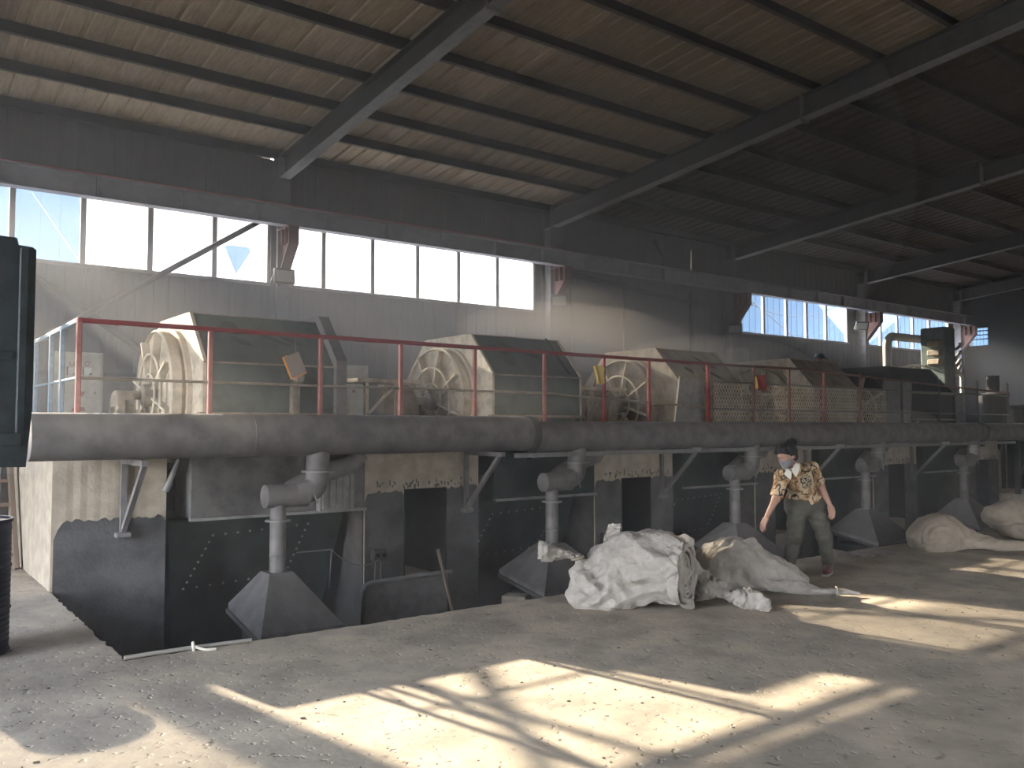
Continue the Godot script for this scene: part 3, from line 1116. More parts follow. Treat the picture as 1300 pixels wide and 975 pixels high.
func machine(k: int, x0: float, len: float, green: Material, face: Material, label: String) -> void:
	var o := thing("rotary_furnace", Vector3(x0, 1.42, -10.05), label, "furnace", "rotary furnaces on the platform")
	var g := Geo.new()
	g.prism(hexa(), x0 + 0.03, x0 + len, "x")
	part("housing", g, green, o)
	g = Geo.new()
	g.prism(hexa(0.012), x0, x0 + 0.035, "x")
	part("end_plate", g, face, o, false, "pale dusty end plate")
	g = Geo.new()
	g.prism(hexa(0.07 if k == 0 else 0.015), x0 + len, x0 + len + (0.13 if k == 0 else 0.03), "x")
	part("end_plate", g, M.steel_grey if k == 0 else face, o)
	g = Geo.new()
	g.box(Vector3(x0 + len / 2, 2.155, -8.97), Vector3(len, 0.018, 0.03))
	g.box(Vector3(x0 + len / 2, 1.62, -8.95), Vector3(len + 0.1, 0.03, 0.08))
	for i in 3:
		g.box(Vector3(x0 + len * (0.1 + 0.4 * i), 1.51, -8.95), Vector3(0.03, 0.2, 0.06))
	part("base_flange", g, M.machine_tan, o)
	g = Geo.new()
	g.box(Vector3(x0 + len / 2, 2.715, -9.5), Vector3(len, 0.012, 0.05))
	part("roof_seam", g, M.machine_tan, o)
	g = Geo.new()
	g.box(Vector3(x0 + len / 2, 2.715, -10.58), Vector3(len, 0.012, 0.05))
	part("roof_seam", g, M.machine_tan, o)
	if k == 0 or k == 1:
		g = Geo.new()
		if k == 0:
			g.cbox(Vector3(x0 + 0.98, 1.72, -8.93), Vector3(0.1, 0.5, 0.08), 0.01)
			g.cbox(Vector3(x0 + 1.02, 2.06, -8.93), Vector3(0.12, 0.2, 0.09), 0.03)
		else:
			g.bar(Vector3(x0 + len * 0.86, 2.73, -9.46), Vector3(x0 + len * 0.86 + 0.02, 2.2, -8.97), 0.03, 0.012)
		part("patch_strip", g, M.machine_tan if k == 0 else M.black, o)
	if k < 3:
		for i in 5:
			g = Geo.new()
			var t := rng.randf_range(0.15, 0.8)
			var px := x0 + rng.randf_range(0.1, len - 0.45)
			var out := PackedVector2Array()
			var lw := rng.randf_range(0.1, 0.22)
			var lh := rng.randf_range(0.03, 0.08)
			for j in 14:
				var a := TAU * j / 14.0
				out.append(Vector2(cos(a) * lw * rng.randf_range(0.7, 1.1), sin(a) * lh * rng.randf_range(0.6, 1.2)))
			g.prism(out, 0.0, 0.004, "z")
			var up := Vector3(0, 0.55, -0.5).normalized()
			var ba := Basis(Vector3.RIGHT, up, Vector3.RIGHT.cross(up))
			var sk := Basis(Vector3.BACK, -0.5)
			part("scraped_patch", placed(g, Transform3D(ba * sk, Vector3(px + 0.15, 2.16 + 0.55 * t, -8.98 - 0.5 * t + 0.001))), M.scraped, o)
	# drum that looks out of the end plate
	var c := Vector3(0, 1.83, -10.05)
	var R := 0.73
	var xd := x0 - 0.22
	g = Geo.new()
	g.lathe([Vector2(R - 0.02, 0.0), Vector2(R, 0.02), Vector2(R, 0.12), Vector2(R - 0.03, 0.13), Vector2(R - 0.03, 0.16), Vector2(R + 0.02, 0.165), Vector2(R + 0.02, 0.22)], c + Vector3(xd, 0, 0), Vector3.RIGHT, 48)
	part("drum_rim", g, face, o)
	g = Geo.new()
	g.lathe([Vector2(0.0, 0.045), Vector2(R - 0.02, 0.045), Vector2(R - 0.02, 0.0)], c + Vector3(xd, 0, 0), Vector3.RIGHT, 48)
	part("drum_face", g, face, o)
	for i in 8:
		var a := TAU * (i + 0.35) / 8.0
		var d := Vector3(0, cos(a), sin(a))
		g = Geo.new()
		g.bar(c + Vector3(xd + 0.0, 0, 0) + d * 0.14, c + Vector3(xd + 0.0, 0, 0) + d * (R - 0.03), 0.03, 0.09, Vector3.RIGHT, 0.006)
		part("spoke", g, M.machine_cream, o)
	for r in [0.24, 0.46]:
		g = Geo.new()
		g.ring(c + Vector3(xd - 0.03, 0, 0), Vector3.RIGHT, r, 0.018, 40, 6)
		part("spoke_ring", g, M.machine_cream, o)
	g = Geo.new()
	g.lathe([Vector2(0.0, -0.36), Vector2(0.05, -0.36), Vector2(0.05, -0.12), Vector2(0.12, -0.1), Vector2(0.12, 0.05)], c + Vector3(xd, 0, 0), Vector3.RIGHT, 20)
	part("drum_shaft", g, M.machine_tan, o)
	# bearing that carries the shaft
	g = Geo.new()
	g.cbox(Vector3(xd - 0.3, 1.57, -10.05), Vector3(0.2, 0.3, 0.34), 0.02)
	g.lathe([Vector2(0.0, -0.1), Vector2(0.12, -0.1), Vector2(0.14, -0.08), Vector2(0.14, 0.08), Vector2(0.12, 0.1), Vector2(0.0, 0.1)], Vector3(xd - 0.3, 1.74, -10.05), Vector3.RIGHT, 20)
	for s in [-0.1, 0.0, 0.1]:
		g.box(Vector3(xd - 0.3, 1.62, -9.87 + absf(s) * 0.05), Vector3(0.03, 0.3, 0.04))
		g.box(Vector3(xd - 0.3 + s, 1.55, -9.87), Vector3(0.02, 0.24, 0.05))
	part("bearing_block", g, M.machine_tan, o)


func drive(x: float, m: Material, label: String, motor_label: String) -> void:
	# belt drive between two furnaces: frame, guard and motor
	var z := -9.55
	var o := thing("belt_drive", Vector3(x, 1.42, z), label, "drive", "belt drives between the furnaces")
	var g := Geo.new()
	g.cbox(Vector3(x, 1.55, z + 0.25), Vector3(1.0, 0.06, 0.06), 0.006)
	g.cbox(Vector3(x, 1.55, z - 0.35), Vector3(1.0, 0.06, 0.06), 0.006)
	for e in [-0.47, 0.47]:
		g.cbox(Vector3(x + e, 1.55, z - 0.05), Vector3(0.06, 0.06, 0.6), 0.006)
	part("base_frame", g, m, o)
	g = Geo.new()
	var p := PackedVector2Array([Vector2(x + 0.02, 1.58)])
	p.append(Vector2(x + 0.5, 1.58))
	for i in 13:
		var a := PI * 0.5 * i / 12.0
		p.append(Vector2(x + 0.16 + 0.34 * cos(a), 1.8 + 0.26 * sin(a)))
	p.append(Vector2(x + 0.02, 2.06))
	g.prism(p, z - 0.3, z - 0.12, "z")
	part("belt_guard", g, M.machine_tan if m != M.machine_dark else m, o)
	for s in [[-0.42, 0.0], [0.0, 0.0]]:
		g = Geo.new()
		g.cbox(Vector3(x + s[0], 1.78, z + 0.22), Vector3(0.05, 0.5, 0.05), 0.005)
		part("stand_leg", g, m, o)
	g = Geo.new()
	g.cbox(Vector3(x - 0.1, 2.04, z + 0.05), Vector3(0.9, 0.05, 0.42), 0.008)
	part("top_plate", g, M.machine_cream if m != M.machine_dark else m, o)
	g = Geo.new()
	g.bar(Vector3(x - 0.42, 1.62, z + 0.24), Vector3(x - 0.02, 2.0, z + 0.24), 0.03, 0.03)
	part("stand_brace", g, m, o)
	var mo := thing("electric_motor", Vector3(x - 0.62, 1.42, z - 0.3), motor_label, "motor", "electric motors of the furnaces")
	g = Geo.new()
	g.lathe([Vector2(0.0, -0.2), Vector2(0.1, -0.2), Vector2(0.14, -0.17), Vector2(0.14, 0.17), Vector2(0.1, 0.2), Vector2(0.0, 0.2)], Vector3(x - 0.62, 1.74, z - 0.3), Vector3.RIGHT, 20)
	part("motor_body", g, m, mo)
	g = Geo.new()
	for i in 14:
		var a := TAU * i / 14.0
		var d := Vector3(0, cos(a), sin(a))
		g.bar(Vector3(x - 0.77, 1.74, z - 0.3) + d * 0.15, Vector3(x - 0.47, 1.74, z - 0.3) + d * 0.15, 0.012, 0.03, d)
	tag(part("cooling_fin", g, m, mo), "", "", "", "stuff")
	g = Geo.new()
	g.cbox(Vector3(x - 0.62, 1.51, z - 0.3), Vector3(0.3, 0.18, 0.26), 0.02)
	part("motor_foot", g, m, mo)


func build_machines() -> void:
	machine(0, 2.81, 1.46, M.machine_green, M.machine_cream, "grey-green furnace housing nearest the end rail, with a thick grey end frame")
	machine(1, 6.47, 1.50, M.machine_green, M.machine_cream, "furnace with bright cream spoked drum, behind the pipe joint")
	machine(2, 10.0, 1.42, M.machine_tan, M.machine_tan, "tan dust-coated furnace with spoked drum beside the leaning plate")
	machine(3, 13.5, 1.40, M.machine_tan, M.machine_tan, "dust-coated furnace behind the expanded metal fence")
	machine(4, 16.85, 1.70, M.machine_dark, M.machine_dark, "dark furnace in shade past the end of the metal fence")  # dark materials paint in the shade over this furnace
	drive(5.28, M.machine_cream, "pale belt drive with round guard, between the first two furnaces", "small pale motor beside the first belt drive")
	drive(8.85, M.machine_tan, "tan belt drive between the second and third furnace", "small tan motor beside the tan belt drive")
	drive(12.45, M.machine_tan, "dusty belt drive behind the metal fence", "dusty motor behind the metal fence")


# ---------------------------------------------------------------- pipes
func arc(c: Vector3, a: Vector3, b: Vector3, r: float, n := 8) -> Array:
	# points from c + a*r to c + b*r, a quarter circle
	var out := []
	for k in n + 1:
		var t := PI * 0.5 * k / n
		out.append(c + a * r * cos(t) + b * r * sin(t))
	return out


func build_pipes() -> void:
	var zp := -8.25
	var spans := [[1.14, 6.47, 0.207, 1.402], [6.5, 18.05, 0.188, 1.362], [18.08, 20.5, 0.185, 1.362]]
	var said := ["thick grey dusty pipe across the near end of the platform", "long grey dusty pipe running on from the joint into the dark", "last dark length of grey pipe at the far end"]
	for k in 3:
		var s: Array = spans[k]
		var o := thing("main_pipe", Vector3(s[0], s[3] - s[2], zp), said[k], "pipe", "main extraction pipe")
		var g := Geo.new()
		g.lathe([Vector2(0.0, 0.0), Vector2(s[2] - 0.004, 0.0), Vector2(s[2], 0.004), Vector2(s[2], s[1] - s[0] - 0.05), Vector2(s[2] - 0.012, s[1] - s[0]), Vector2(0.0, s[1] - s[0])], Vector3(s[0], s[3], zp), Vector3.RIGHT, 48)
		part("pipe_shell", g, M.galvanised, o)
		g = Geo.new()
		for x in [s[0] + 1.9, s[0] + 3.7, s[0] + 5.9, s[0] + 8.1]:
			if x < s[1] - 0.3:
				g.lathe([Vector2(s[2], -0.008), Vector2(s[2] + 0.004, 0.0), Vector2(s[2], 0.008)], Vector3(x, s[3], zp), Vector3.RIGHT, 40)
		if g.v.size():
			tag(part("seam", g, M.galvanised, o), "", "", "", "stuff")
	for j in [[6.49, 0.225, 1.385, "dark clamp ring that joins the two lengths of big pipe"], [18.06, 0.215, 1.362, "dark clamp ring at the far pipe joint"]]:
		var g := Geo.new()
		g.lathe([Vector2(j[1] - 0.05, -0.045), Vector2(j[1], -0.04), Vector2(j[1], 0.04), Vector2(j[1] - 0.05, 0.045)], Vector3(j[0], j[2], zp), Vector3.RIGHT, 40)
		g.cbox(Vector3(j[0] + 0.02, j[2] - j[1] - 0.03, zp + 0.05), Vector3(0.1, 0.08, 0.1), 0.01)
		solo("pipe_clamp", g, M.steel_dark, j[3], "clamp", "pipe clamps")
	# angle iron ledge under the second length
	var led := Geo.new()
	led.ell(Vector3(6.2, 1.165, zp + 0.08), Vector3(19.5, 1.165, zp + 0.08), 0.05, 0.008)
	solo("pipe_ledge", led, M.pale_metal, "long angle iron under the second length of big pipe", "bracket")
	# brackets with diagonal struts
	var bx := [[2.02, "triangular angle iron bracket on the solid end pier"], [5.93, "triangular angle iron bracket near the pipe joint"], [8.95 + 0.42, "triangular bracket beside the second dark doorway"], [12.9, "triangular bracket behind the bending person"], [16.4, "dim triangular bracket in the fourth bay"]]
	for b in bx:
		var x: float = b[0]
		var o := thing("pipe_bracket", Vector3(x, 0.45, -8.77), b[1], "bracket", "pipe brackets")
		var g := Geo.new()
		g.bar(Vector3(x, 1.17, -8.76), Vector3(x, 0.48, -8.76), 0.05, 0.05)
		part("wall_leg", g, M.steel_grey, o)
		g = Geo.new()
		g.bar(Vector3(x, 1.165, -8.77), Vector3(x, 1.165, -8.0), 0.06, 0.05)
		part("arm", g, M.steel_grey, o)
		g = Geo.new()
		g.bar(Vector3(x, 0.50, -8.74), Vector3(x + 0.02, 1.15, -8.1), 0.045, 0.045)
		part("strut", g, M.steel_grey, o)
		g = Geo.new()
		g.cbox(Vector3(x, 0.47, -8.74), Vector3(0.14, 0.05, 0.1), 0.01)
		part("foot_plate", g, M.steel_grey, o)
	var tb := Geo.new()
	tb.tube([Vector3(2.36, 1.19, -8.2), Vector3(2.34, 1.12, -8.22), Vector3(2.30, 0.98, -8.26)], [0.012, 0.02, 0.03], 8)
	tb.tube([Vector3(2.30, 0.98, -8.26), Vector3(2.27, 0.9, -8.28)], 0.034, 10)
	solo("hanging_tensioner", tb, M.pale_metal, "short metal tensioner hanging from the pipe beside the end bracket", "tensioner")

	# extraction ducts: down pipe, cross drum, elbow to the main pipe, and the inclined branch
	var said2 := ["bent sheet metal duct rising from the first hood", "bent sheet metal duct rising from the second hood", "sheet metal duct beside the bending person's arm", "dim sheet metal duct in the fourth bay", "dark sheet metal duct in the last bay"]
	for k in 5:
		var dx := 3.52 * k
		var o := thing("extraction_duct", Vector3(3.34 + dx, 0.05, zp), said2[k], "duct", "extraction ducts")
		var g := Geo.new()
		var x := 3.34 + dx
		g.tube([Vector3(x, 0.02, zp), Vector3(x, 0.72, zp)], 0.078, 20)
		part("down_pipe", g, M.galvanised, o)
		g = Geo.new()
		g.lathe([Vector2(0.078, -0.01), Vector2(0.083, 0.0), Vector2(0.078, 0.01)], Vector3(x, 0.22, zp), Vector3.UP, 20)
		part("seam", g, M.galvanised, o)
		g = Geo.new()
		g.lathe([Vector2(0.07, -0.008), Vector2(0.125, -0.008), Vector2(0.125, 0.008), Vector2(0.07, 0.008)], Vector3(x, 0.56, zp), Vector3.UP, 24)
		part("flange", g, M.pale_metal, o)
		g = Geo.new()
		g.tube([Vector3(x - 0.14, 0.80, zp), Vector3(x + 0.3, 0.80, zp)], 0.115, 24)
		part("cross_drum", g, M.galvanised, o)
		g = Geo.new()
		var pts := [Vector3(x + 0.2, 0.80, zp)]
		pts += arc(Vector3(x + 0.28, 0.96, zp), Vector3.DOWN, Vector3.RIGHT, 0.13)
		pts += [Vector3(x + 0.42, 1.25, zp)]
		g.tube(pts, 0.118, 24)
		part("elbow", g, M.galvanised, o)
		g = Geo.new()
		g.lathe([Vector2(0.1, -0.008), Vector2(0.17, -0.008), Vector2(0.17, 0.008), Vector2(0.1, 0.008)], Vector3(x + 0.42, 1.03, zp), Vector3.UP, 24)
		part("flange", g, M.pale_metal, o)
		g = Geo.new()
		g.tube([Vector3(x + 0.2, 0.84, zp - 0.2), Vector3(x + 0.5, 0.98, zp - 0.22), Vector3(x + 0.92, 1.09, zp - 0.2), Vector3(x + 0.97, 1.2, zp - 0.17)], [0.09, 0.1, 0.1, 0.1], 20)
		part("branch_pipe", g, M.galvanised, o)
		g = Geo.new()
		g.bar(Vector3(x + 0.28, 0.92, zp + 0.13), Vector3(x + 0.36, 0.72, zp + 0.13), 0.012, 0.012)
		part("damper_lever", g, M.pale_metal, o)
		if k == 0:
			g = Geo.new()
			g.cbox(Vector3(4.18, 0.78, -8.72), Vector3(0.42, 0.42, 0.08), 0.01)
			for i in 5:
				g.box(Vector3(4.02 + 0.08 * i, 0.78, -8.67), Vector3(0.02, 0.36, 0.02))
			solo("vent_box", g, M.pale_metal, "pale slatted metal box behind the first duct", "vent")


# ---------------------------------------------------------------- railings
func build_railings() -> void:
	var z := -8.5
	var deck := 1.41
	var o := thing("platform_railing", Vector3(1.55, deck, z), "red steel railing along the front of the platform, two rails", "railing")
	var posts := [1.56, 2.73, 3.89, 4.86, 5.87, 6.95, 7.98, 8.84, 10.1]
	for k in posts.size():
		var x: float = posts[k]
		var g := Geo.new()
		g.cbox(Vector3(x, (deck + 2.44) / 2, z), Vector3(0.045 if k < 8 else 0.06, 2.44 - deck, 0.045), 0.006)
		part("post", g, M.rail_red_dust if k < 6 else M.rail_red, o)
	var g := Geo.new()
	g.bar(Vector3(1.54, 2.445, z), Vector3(10.12, 2.42, z), 0.045, 0.045, Vector3.UP, 0.006)
	part("top_rail", g, M.rail_red, o)
	g = Geo.new()
	g.tube([Vector3(1.56, 1.925, z), Vector3(6.95, 1.91, z), Vector3(10.1, 1.76, z)], 0.014, 8)
	part("middle_rail", g, M.machine_tan, o)

	var s := thing("end_railing", Vector3(1.56, deck, -9.5), "blue-grey steel railing along the open end of the platform", "railing")
	for zz in [-9.29, -9.88, -10.81, -11.9, -13.0]:
		g = Geo.new()
		g.cbox(Vector3(1.56, (deck + 2.42) / 2, zz), Vector3(0.045, 2.42 - deck, 0.045), 0.006)
		part("post", g, M.rail_blue, s)
	g = Geo.new()
	g.bar(Vector3(1.56, 2.445, z - 0.03), Vector3(1.56, 2.41, -13.0), 0.045, 0.045, Vector3.UP, 0.006)
	part("top_rail", g, M.rail_blue, s)
	g = Geo.new()
	g.tube([Vector3(1.56, 1.925, z - 0.03), Vector3(1.56, 1.94, -13.0)], 0.014, 8)
	part("middle_rail", g, M.rail_blue, s)

	var f := thing("far_railing", Vector3(10.2, deck, z), "dark three-rail railing that carries the expanded metal fence", "railing")
	var fx := [11.18, 12.1, 13.09, 14.2, 15.6, 17.0, 18.6, 20.0]
	for k in fx.size():
		g = Geo.new()
		g.cbox(Vector3(fx[k], (deck + 2.43) / 2, z), Vector3(0.04, 2.43 - deck, 0.04), 0.005)
		part("post", g, M.rail_red_dust if k == 2 else M.red_oxide if k < 4 else M.steel_dark, f)
	g = Geo.new()
	g.bar(Vector3(10.13, 2.415, z), Vector3(12.4, 2.43, z), 0.04, 0.04, Vector3.UP, 0.005)
	g.bar(Vector3(12.4, 2.43, z), Vector3(15.7, 2.33, z), 0.035, 0.035, Vector3.UP, 0.005)
	g.bar(Vector3(15.7, 2.33, z), Vector3(20.1, 2.2, z), 0.035, 0.035, Vector3.UP, 0.005)
	part("top_rail", g, M.red_oxide, f)
	for y in [2.16, 1.75]:
		g = Geo.new()
		g.bar(Vector3(10.13, y, z), Vector3(20.1, y - 0.02, z), 0.025, 0.025)
		part("middle_rail", g, M.steel_grey, f)
	# expanded metal: a lattice of slanted strands
	var m := thing("metal_fence", Vector3(12.5, 1.45, z - 0.06), "expanded metal fence panels with diamond openings behind the far rails", "fence")
	for panel in [[10.3, 11.16], [11.2, 12.08], [12.12, 13.07], [13.11, 14.18], [14.22, 15.15]]:
		g = Geo.new()
		var x0: float = panel[0]
		var x1: float = panel[1]
		var nx := int((x1 - x0) / 0.062)
		var dx := (x1 - x0) / nx
		var dy := 0.118
		for j in 6:
			for i in nx:
				var x := x0 + i * dx
				var y := 1.44 + j * dy
				for e in [[0.0, 0.0, 0.5, 0.5], [0.5, 0.5, 1.0, 0.0], [0.0, 1.0, 0.5, 0.5], [0.5, 0.5, 1.0, 1.0]]:
					g.bar(Vector3(x + e[0] * dx, y + e[1] * dy, z - 0.06), Vector3(x + e[2] * dx, y + e[3] * dy, z - 0.06 + 0.004), 0.010, 0.006, Vector3.BACK)
		tag(part("diamond_mesh", g, M.machine_cream, m), "", "", "", "stuff")
	# red lever behind the fence
	g = Geo.new()
	g.tube([Vector3(13.3, 1.42, z - 0.2), Vector3(13.28, 2.05, z - 0.2), Vector3(13.24, 2.14, z - 0.2), Vector3(13.3, 2.26, z - 0.2)], 0.018, 8)
	solo("lever_rod", g, M.rail_red, "thin red lever rod standing behind the metal fence", "lever")
#PART3


# ---------------------------------------------------------------- in and by the pit
func build_pit_things() -> void:
	var said := ["grey sheet metal hood in the pit beside the solid end pier", "grey sheet metal hood behind the tied tuft of the big white bag", "dark sheet metal hood beyond the bending person's hand", "dim sheet metal hood beyond the bending person", "dim sheet metal hood behind the tan sack"]
	for k in 5:
		var dx := 3.52 * k
		var o := thing("fume_hood", Vector3(3.4 + dx, -PIT, -8.15), said[k], "hood", "fume hoods in the pit")
		var w := 0.0 if k == 0 else 0.32
		var lo := [Vector3(2.98 + dx - w * 0.6, -0.42, -7.72), Vector3(3.80 + dx + w * 0.5, -0.42, -7.72), Vector3(3.80 + dx + w * 0.5, -0.34, -8.6), Vector3(2.98 + dx - w * 0.6, -0.26, -8.6)]
		var hi := [Vector3(3.22 + dx, 0.06, -8.14), Vector3(3.46 + dx, 0.06, -8.14), Vector3(3.46 + dx, 0.06, -8.38), Vector3(3.22 + dx, 0.06, -8.38)]
		var g := Geo.new()
		var out := [Vector3(0, 0.6, 1), Vector3(1, 0.6, 0), Vector3(0, 0.6, -1), Vector3(-1, 0.6, 0)]
		for i in 4:
			var j := (i + 1) % 4
			g.quad(lo[i], lo[j], hi[j], hi[i], out[i])
			g.quad(lo[i], lo[j], lo[j] + Vector3(0, -0.06, 0), lo[i] + Vector3(0, -0.06, 0), out[i])
		g.quad(hi[0], hi[1], hi[2], hi[3], Vector3.UP)
		part("hood_sheet", g, M.duct_steel if k < 2 else M.steel_grey, o)
		g = Geo.new()
		for i in 4:
			var j := (i + 1) % 4
			g.bar(lo[i] + Vector3(0, -0.07, 0), lo[j] + Vector3(0, -0.07, 0), 0.05, 0.04)
		part("hood_rim", g, M.steel_dark, o)
		g = Geo.new()
		var bw := 0.3 + w * 0.5
		g.cbox(Vector3(3.4 + dx, (-PIT - 0.5) / 2, -8.2), Vector3(bw * 2, PIT - 0.5, 0.7), 0.02)
		part("tank", g, M.machine_dark if k != 1 else M.deep_green, o)
	# plate in a tube frame, leaning on the second pier
	var p := thing("framed_plate", Vector3(4.8, -PIT, -8.3), "grey steel plate in a tube frame standing in the pit before the doorway", "plate")
	var g := Geo.new()
	g.cbox(Vector3(4.83, -0.67, -8.3), Vector3(1.06, 0.98, 0.03), 0.005)
	part("sheet", g, M.pale_metal, p)
	g = Geo.new()
	g.tube([Vector3(4.27, -PIT + 0.02, -8.27), Vector3(4.29, -0.24, -8.27), Vector3(4.33, -0.18, -8.27), Vector3(4.4, -0.165, -8.27), Vector3(5.4, -0.145, -8.27)], 0.024, 10)
	part("tube_frame", g, M.pale_metal, p)
	g = Geo.new()
	g.tube([Vector3(5.12, 0.14, -8.12), Vector3(5.42, -PIT, -8.0)], 0.02, 8)
	solo("leaning_pole", g, M.wood_grey, "thin pole leaning over the framed plate in the pit", "pole")
	# white bar with a knot along the edge of the pit
	var b := thing("edge_bar", Vector3(1.42, 0.0, -5.95), "thin white bar lying along the near corner of the pit", "bar")
	g = Geo.new()
	g.tube([Vector3(1.40, 0.015, -5.96), Vector3(1.8, 0.018, -5.95), Vector3(2.22, 0.012, -5.93)], 0.014, 8)
	part("bar", g, M.white_pipe, b)
	g = Geo.new()
	g.ring(Vector3(1.83, 0.025, -5.94), Vector3(1, 0.2, 0.3), 0.025, 0.012, 14, 6)
	g.tube([Vector3(1.83, 0.03, -5.92), Vector3(1.88, 0.012, -5.86), Vector3(1.95, 0.01, -5.85)], 0.011, 6)
	part("cloth_knot", g, M.collar_white, b)
	# rubble
	for k in 4:
		g = Geo.new()
		g.cbox(Vector3(6.28 + 0.03 * (k % 2), -PIT + 0.08 + 0.16 * k, -8.25), Vector3(0.24, 0.155, 0.3), 0.012, Basis(Vector3.UP, 0.2 * k))
		solo("concrete_block", g, M.plaster, ["concrete block at the pit bottom, lowest of a small stack beside the second pier", "second concrete block from the bottom of the small stack in the pit", "third concrete block from the bottom of the small stack in the pit", "topmost concrete block of the small stack in the pit beside the pier"][k], "block", "stacked concrete blocks in the pit")
	# switch boxes on the piers and the slack cable
	var js := [[4.73, 0.04, "small dark switch box on the pier with the framed plate"], [8.24, -0.02, "small dark switch box on the pier behind the big white bag"], [15.2, -0.05, "dim switch box on the pier beyond the bending person"], [18.72, -0.02, "dim switch box on the last pier"]]
	for j in js:
		var o := thing("switch_box", Vector3(j[0], j[1] - 0.07, -8.76), j[2], "switch box", "switch boxes on the piers")
		g = Geo.new()
		g.cbox(Vector3(j[0], j[1], -8.74), Vector3(0.17, 0.13, 0.09), 0.012)
		part("box_case", g, M.steel_dark, o)
		for i in [-0.04, 0.04]:
			g = Geo.new()
			g.lathe([Vector2(0.022, 0.0), Vector2(0.02, 0.02), Vector2(0.0, 0.022)], Vector3(j[0] + i, j[1], -8.695), Vector3.BACK, 10)
			part("knob", g, M.black, o)
		g = Geo.new()
		g.tube([Vector3(j[0] - 0.04, j[1] - 0.06, -8.74), Vector3(j[0] - 0.05, j[1] - 0.4, -8.75)], 0.008, 6)
		g.tube([Vector3(j[0] + 0.03, j[1] - 0.06, -8.74), Vector3(j[0] + 0.03, j[1] - 0.4, -8.75)], 0.008, 6)
		part("cable_tail", g, M.cable, o)
	g = Geo.new()
	var pts := []
	for k in 13:
		var t := k / 12.0
		pts.append(Vector3(lerpf(4.12, 4.7, t), lerpf(0.16, 0.0, t) - 0.11 * 4 * t * (1 - t), -8.68))
	g.tube([Vector3(3.75, 0.15, -8.75)] + pts, 0.007, 6)
	g.tube([Vector3(4.12, 0.16, -8.68), Vector3(4.11, -0.25, -8.7)], 0.006, 6)
	solo("slack_cable", g, M.cable, "thin pale cable sagging between the first furnace and the switch box", "cable")
	# steel frame past the last pier
	var f := thing("support_frame", Vector3(21.0, 0, -8.5), "black steel frame with diagonals past the last pier", "frame")
	for x in [20.28, 22.6]:
		g = Geo.new()
		g.cbox(Vector3(x, 0.6, -8.45), Vector3(0.1, 1.2, 0.1), 0.01)
		part("frame_post", g, M.machine_dark, f)
	g = Geo.new()
	g.cbox(Vector3(21.4, 1.2, -8.45), Vector3(2.5, 0.1, 0.1), 0.01)
	part("frame_beam", g, M.machine_dark, f)
	for s in [[20.3, 0.35, 21.4, 1.15], [22.6, 0.35, 21.5, 1.15]]:
		g = Geo.new()
		g.bar(Vector3(s[0], s[1], -8.45), Vector3(s[2], s[3], -8.45), 0.06, 0.06)
		part("diagonal", g, M.machine_dark, f)
	g = Geo.new()
	g.cbox(Vector3(22.2, 0.6, -9.6), Vector3(3.6, 1.2, 0.1), 0.02)
	solo("pale_panel", g, M.plaster, "pale low wall panel behind the black end frame", "panel")
	g = Geo.new()
	g.cbox(Vector3(21.2, 0.2, -8.0), Vector3(1.4, 0.1, 0.12), 0.01)
	for x in [20.6, 21.8]:
		g.cbox(Vector3(x, 0.08, -8.0), Vector3(0.1, 0.16, 0.1), 0.01)
	solo("low_bar", g, M.pale_metal, "pale low steel bar on feet beside the black end frame", "bar")


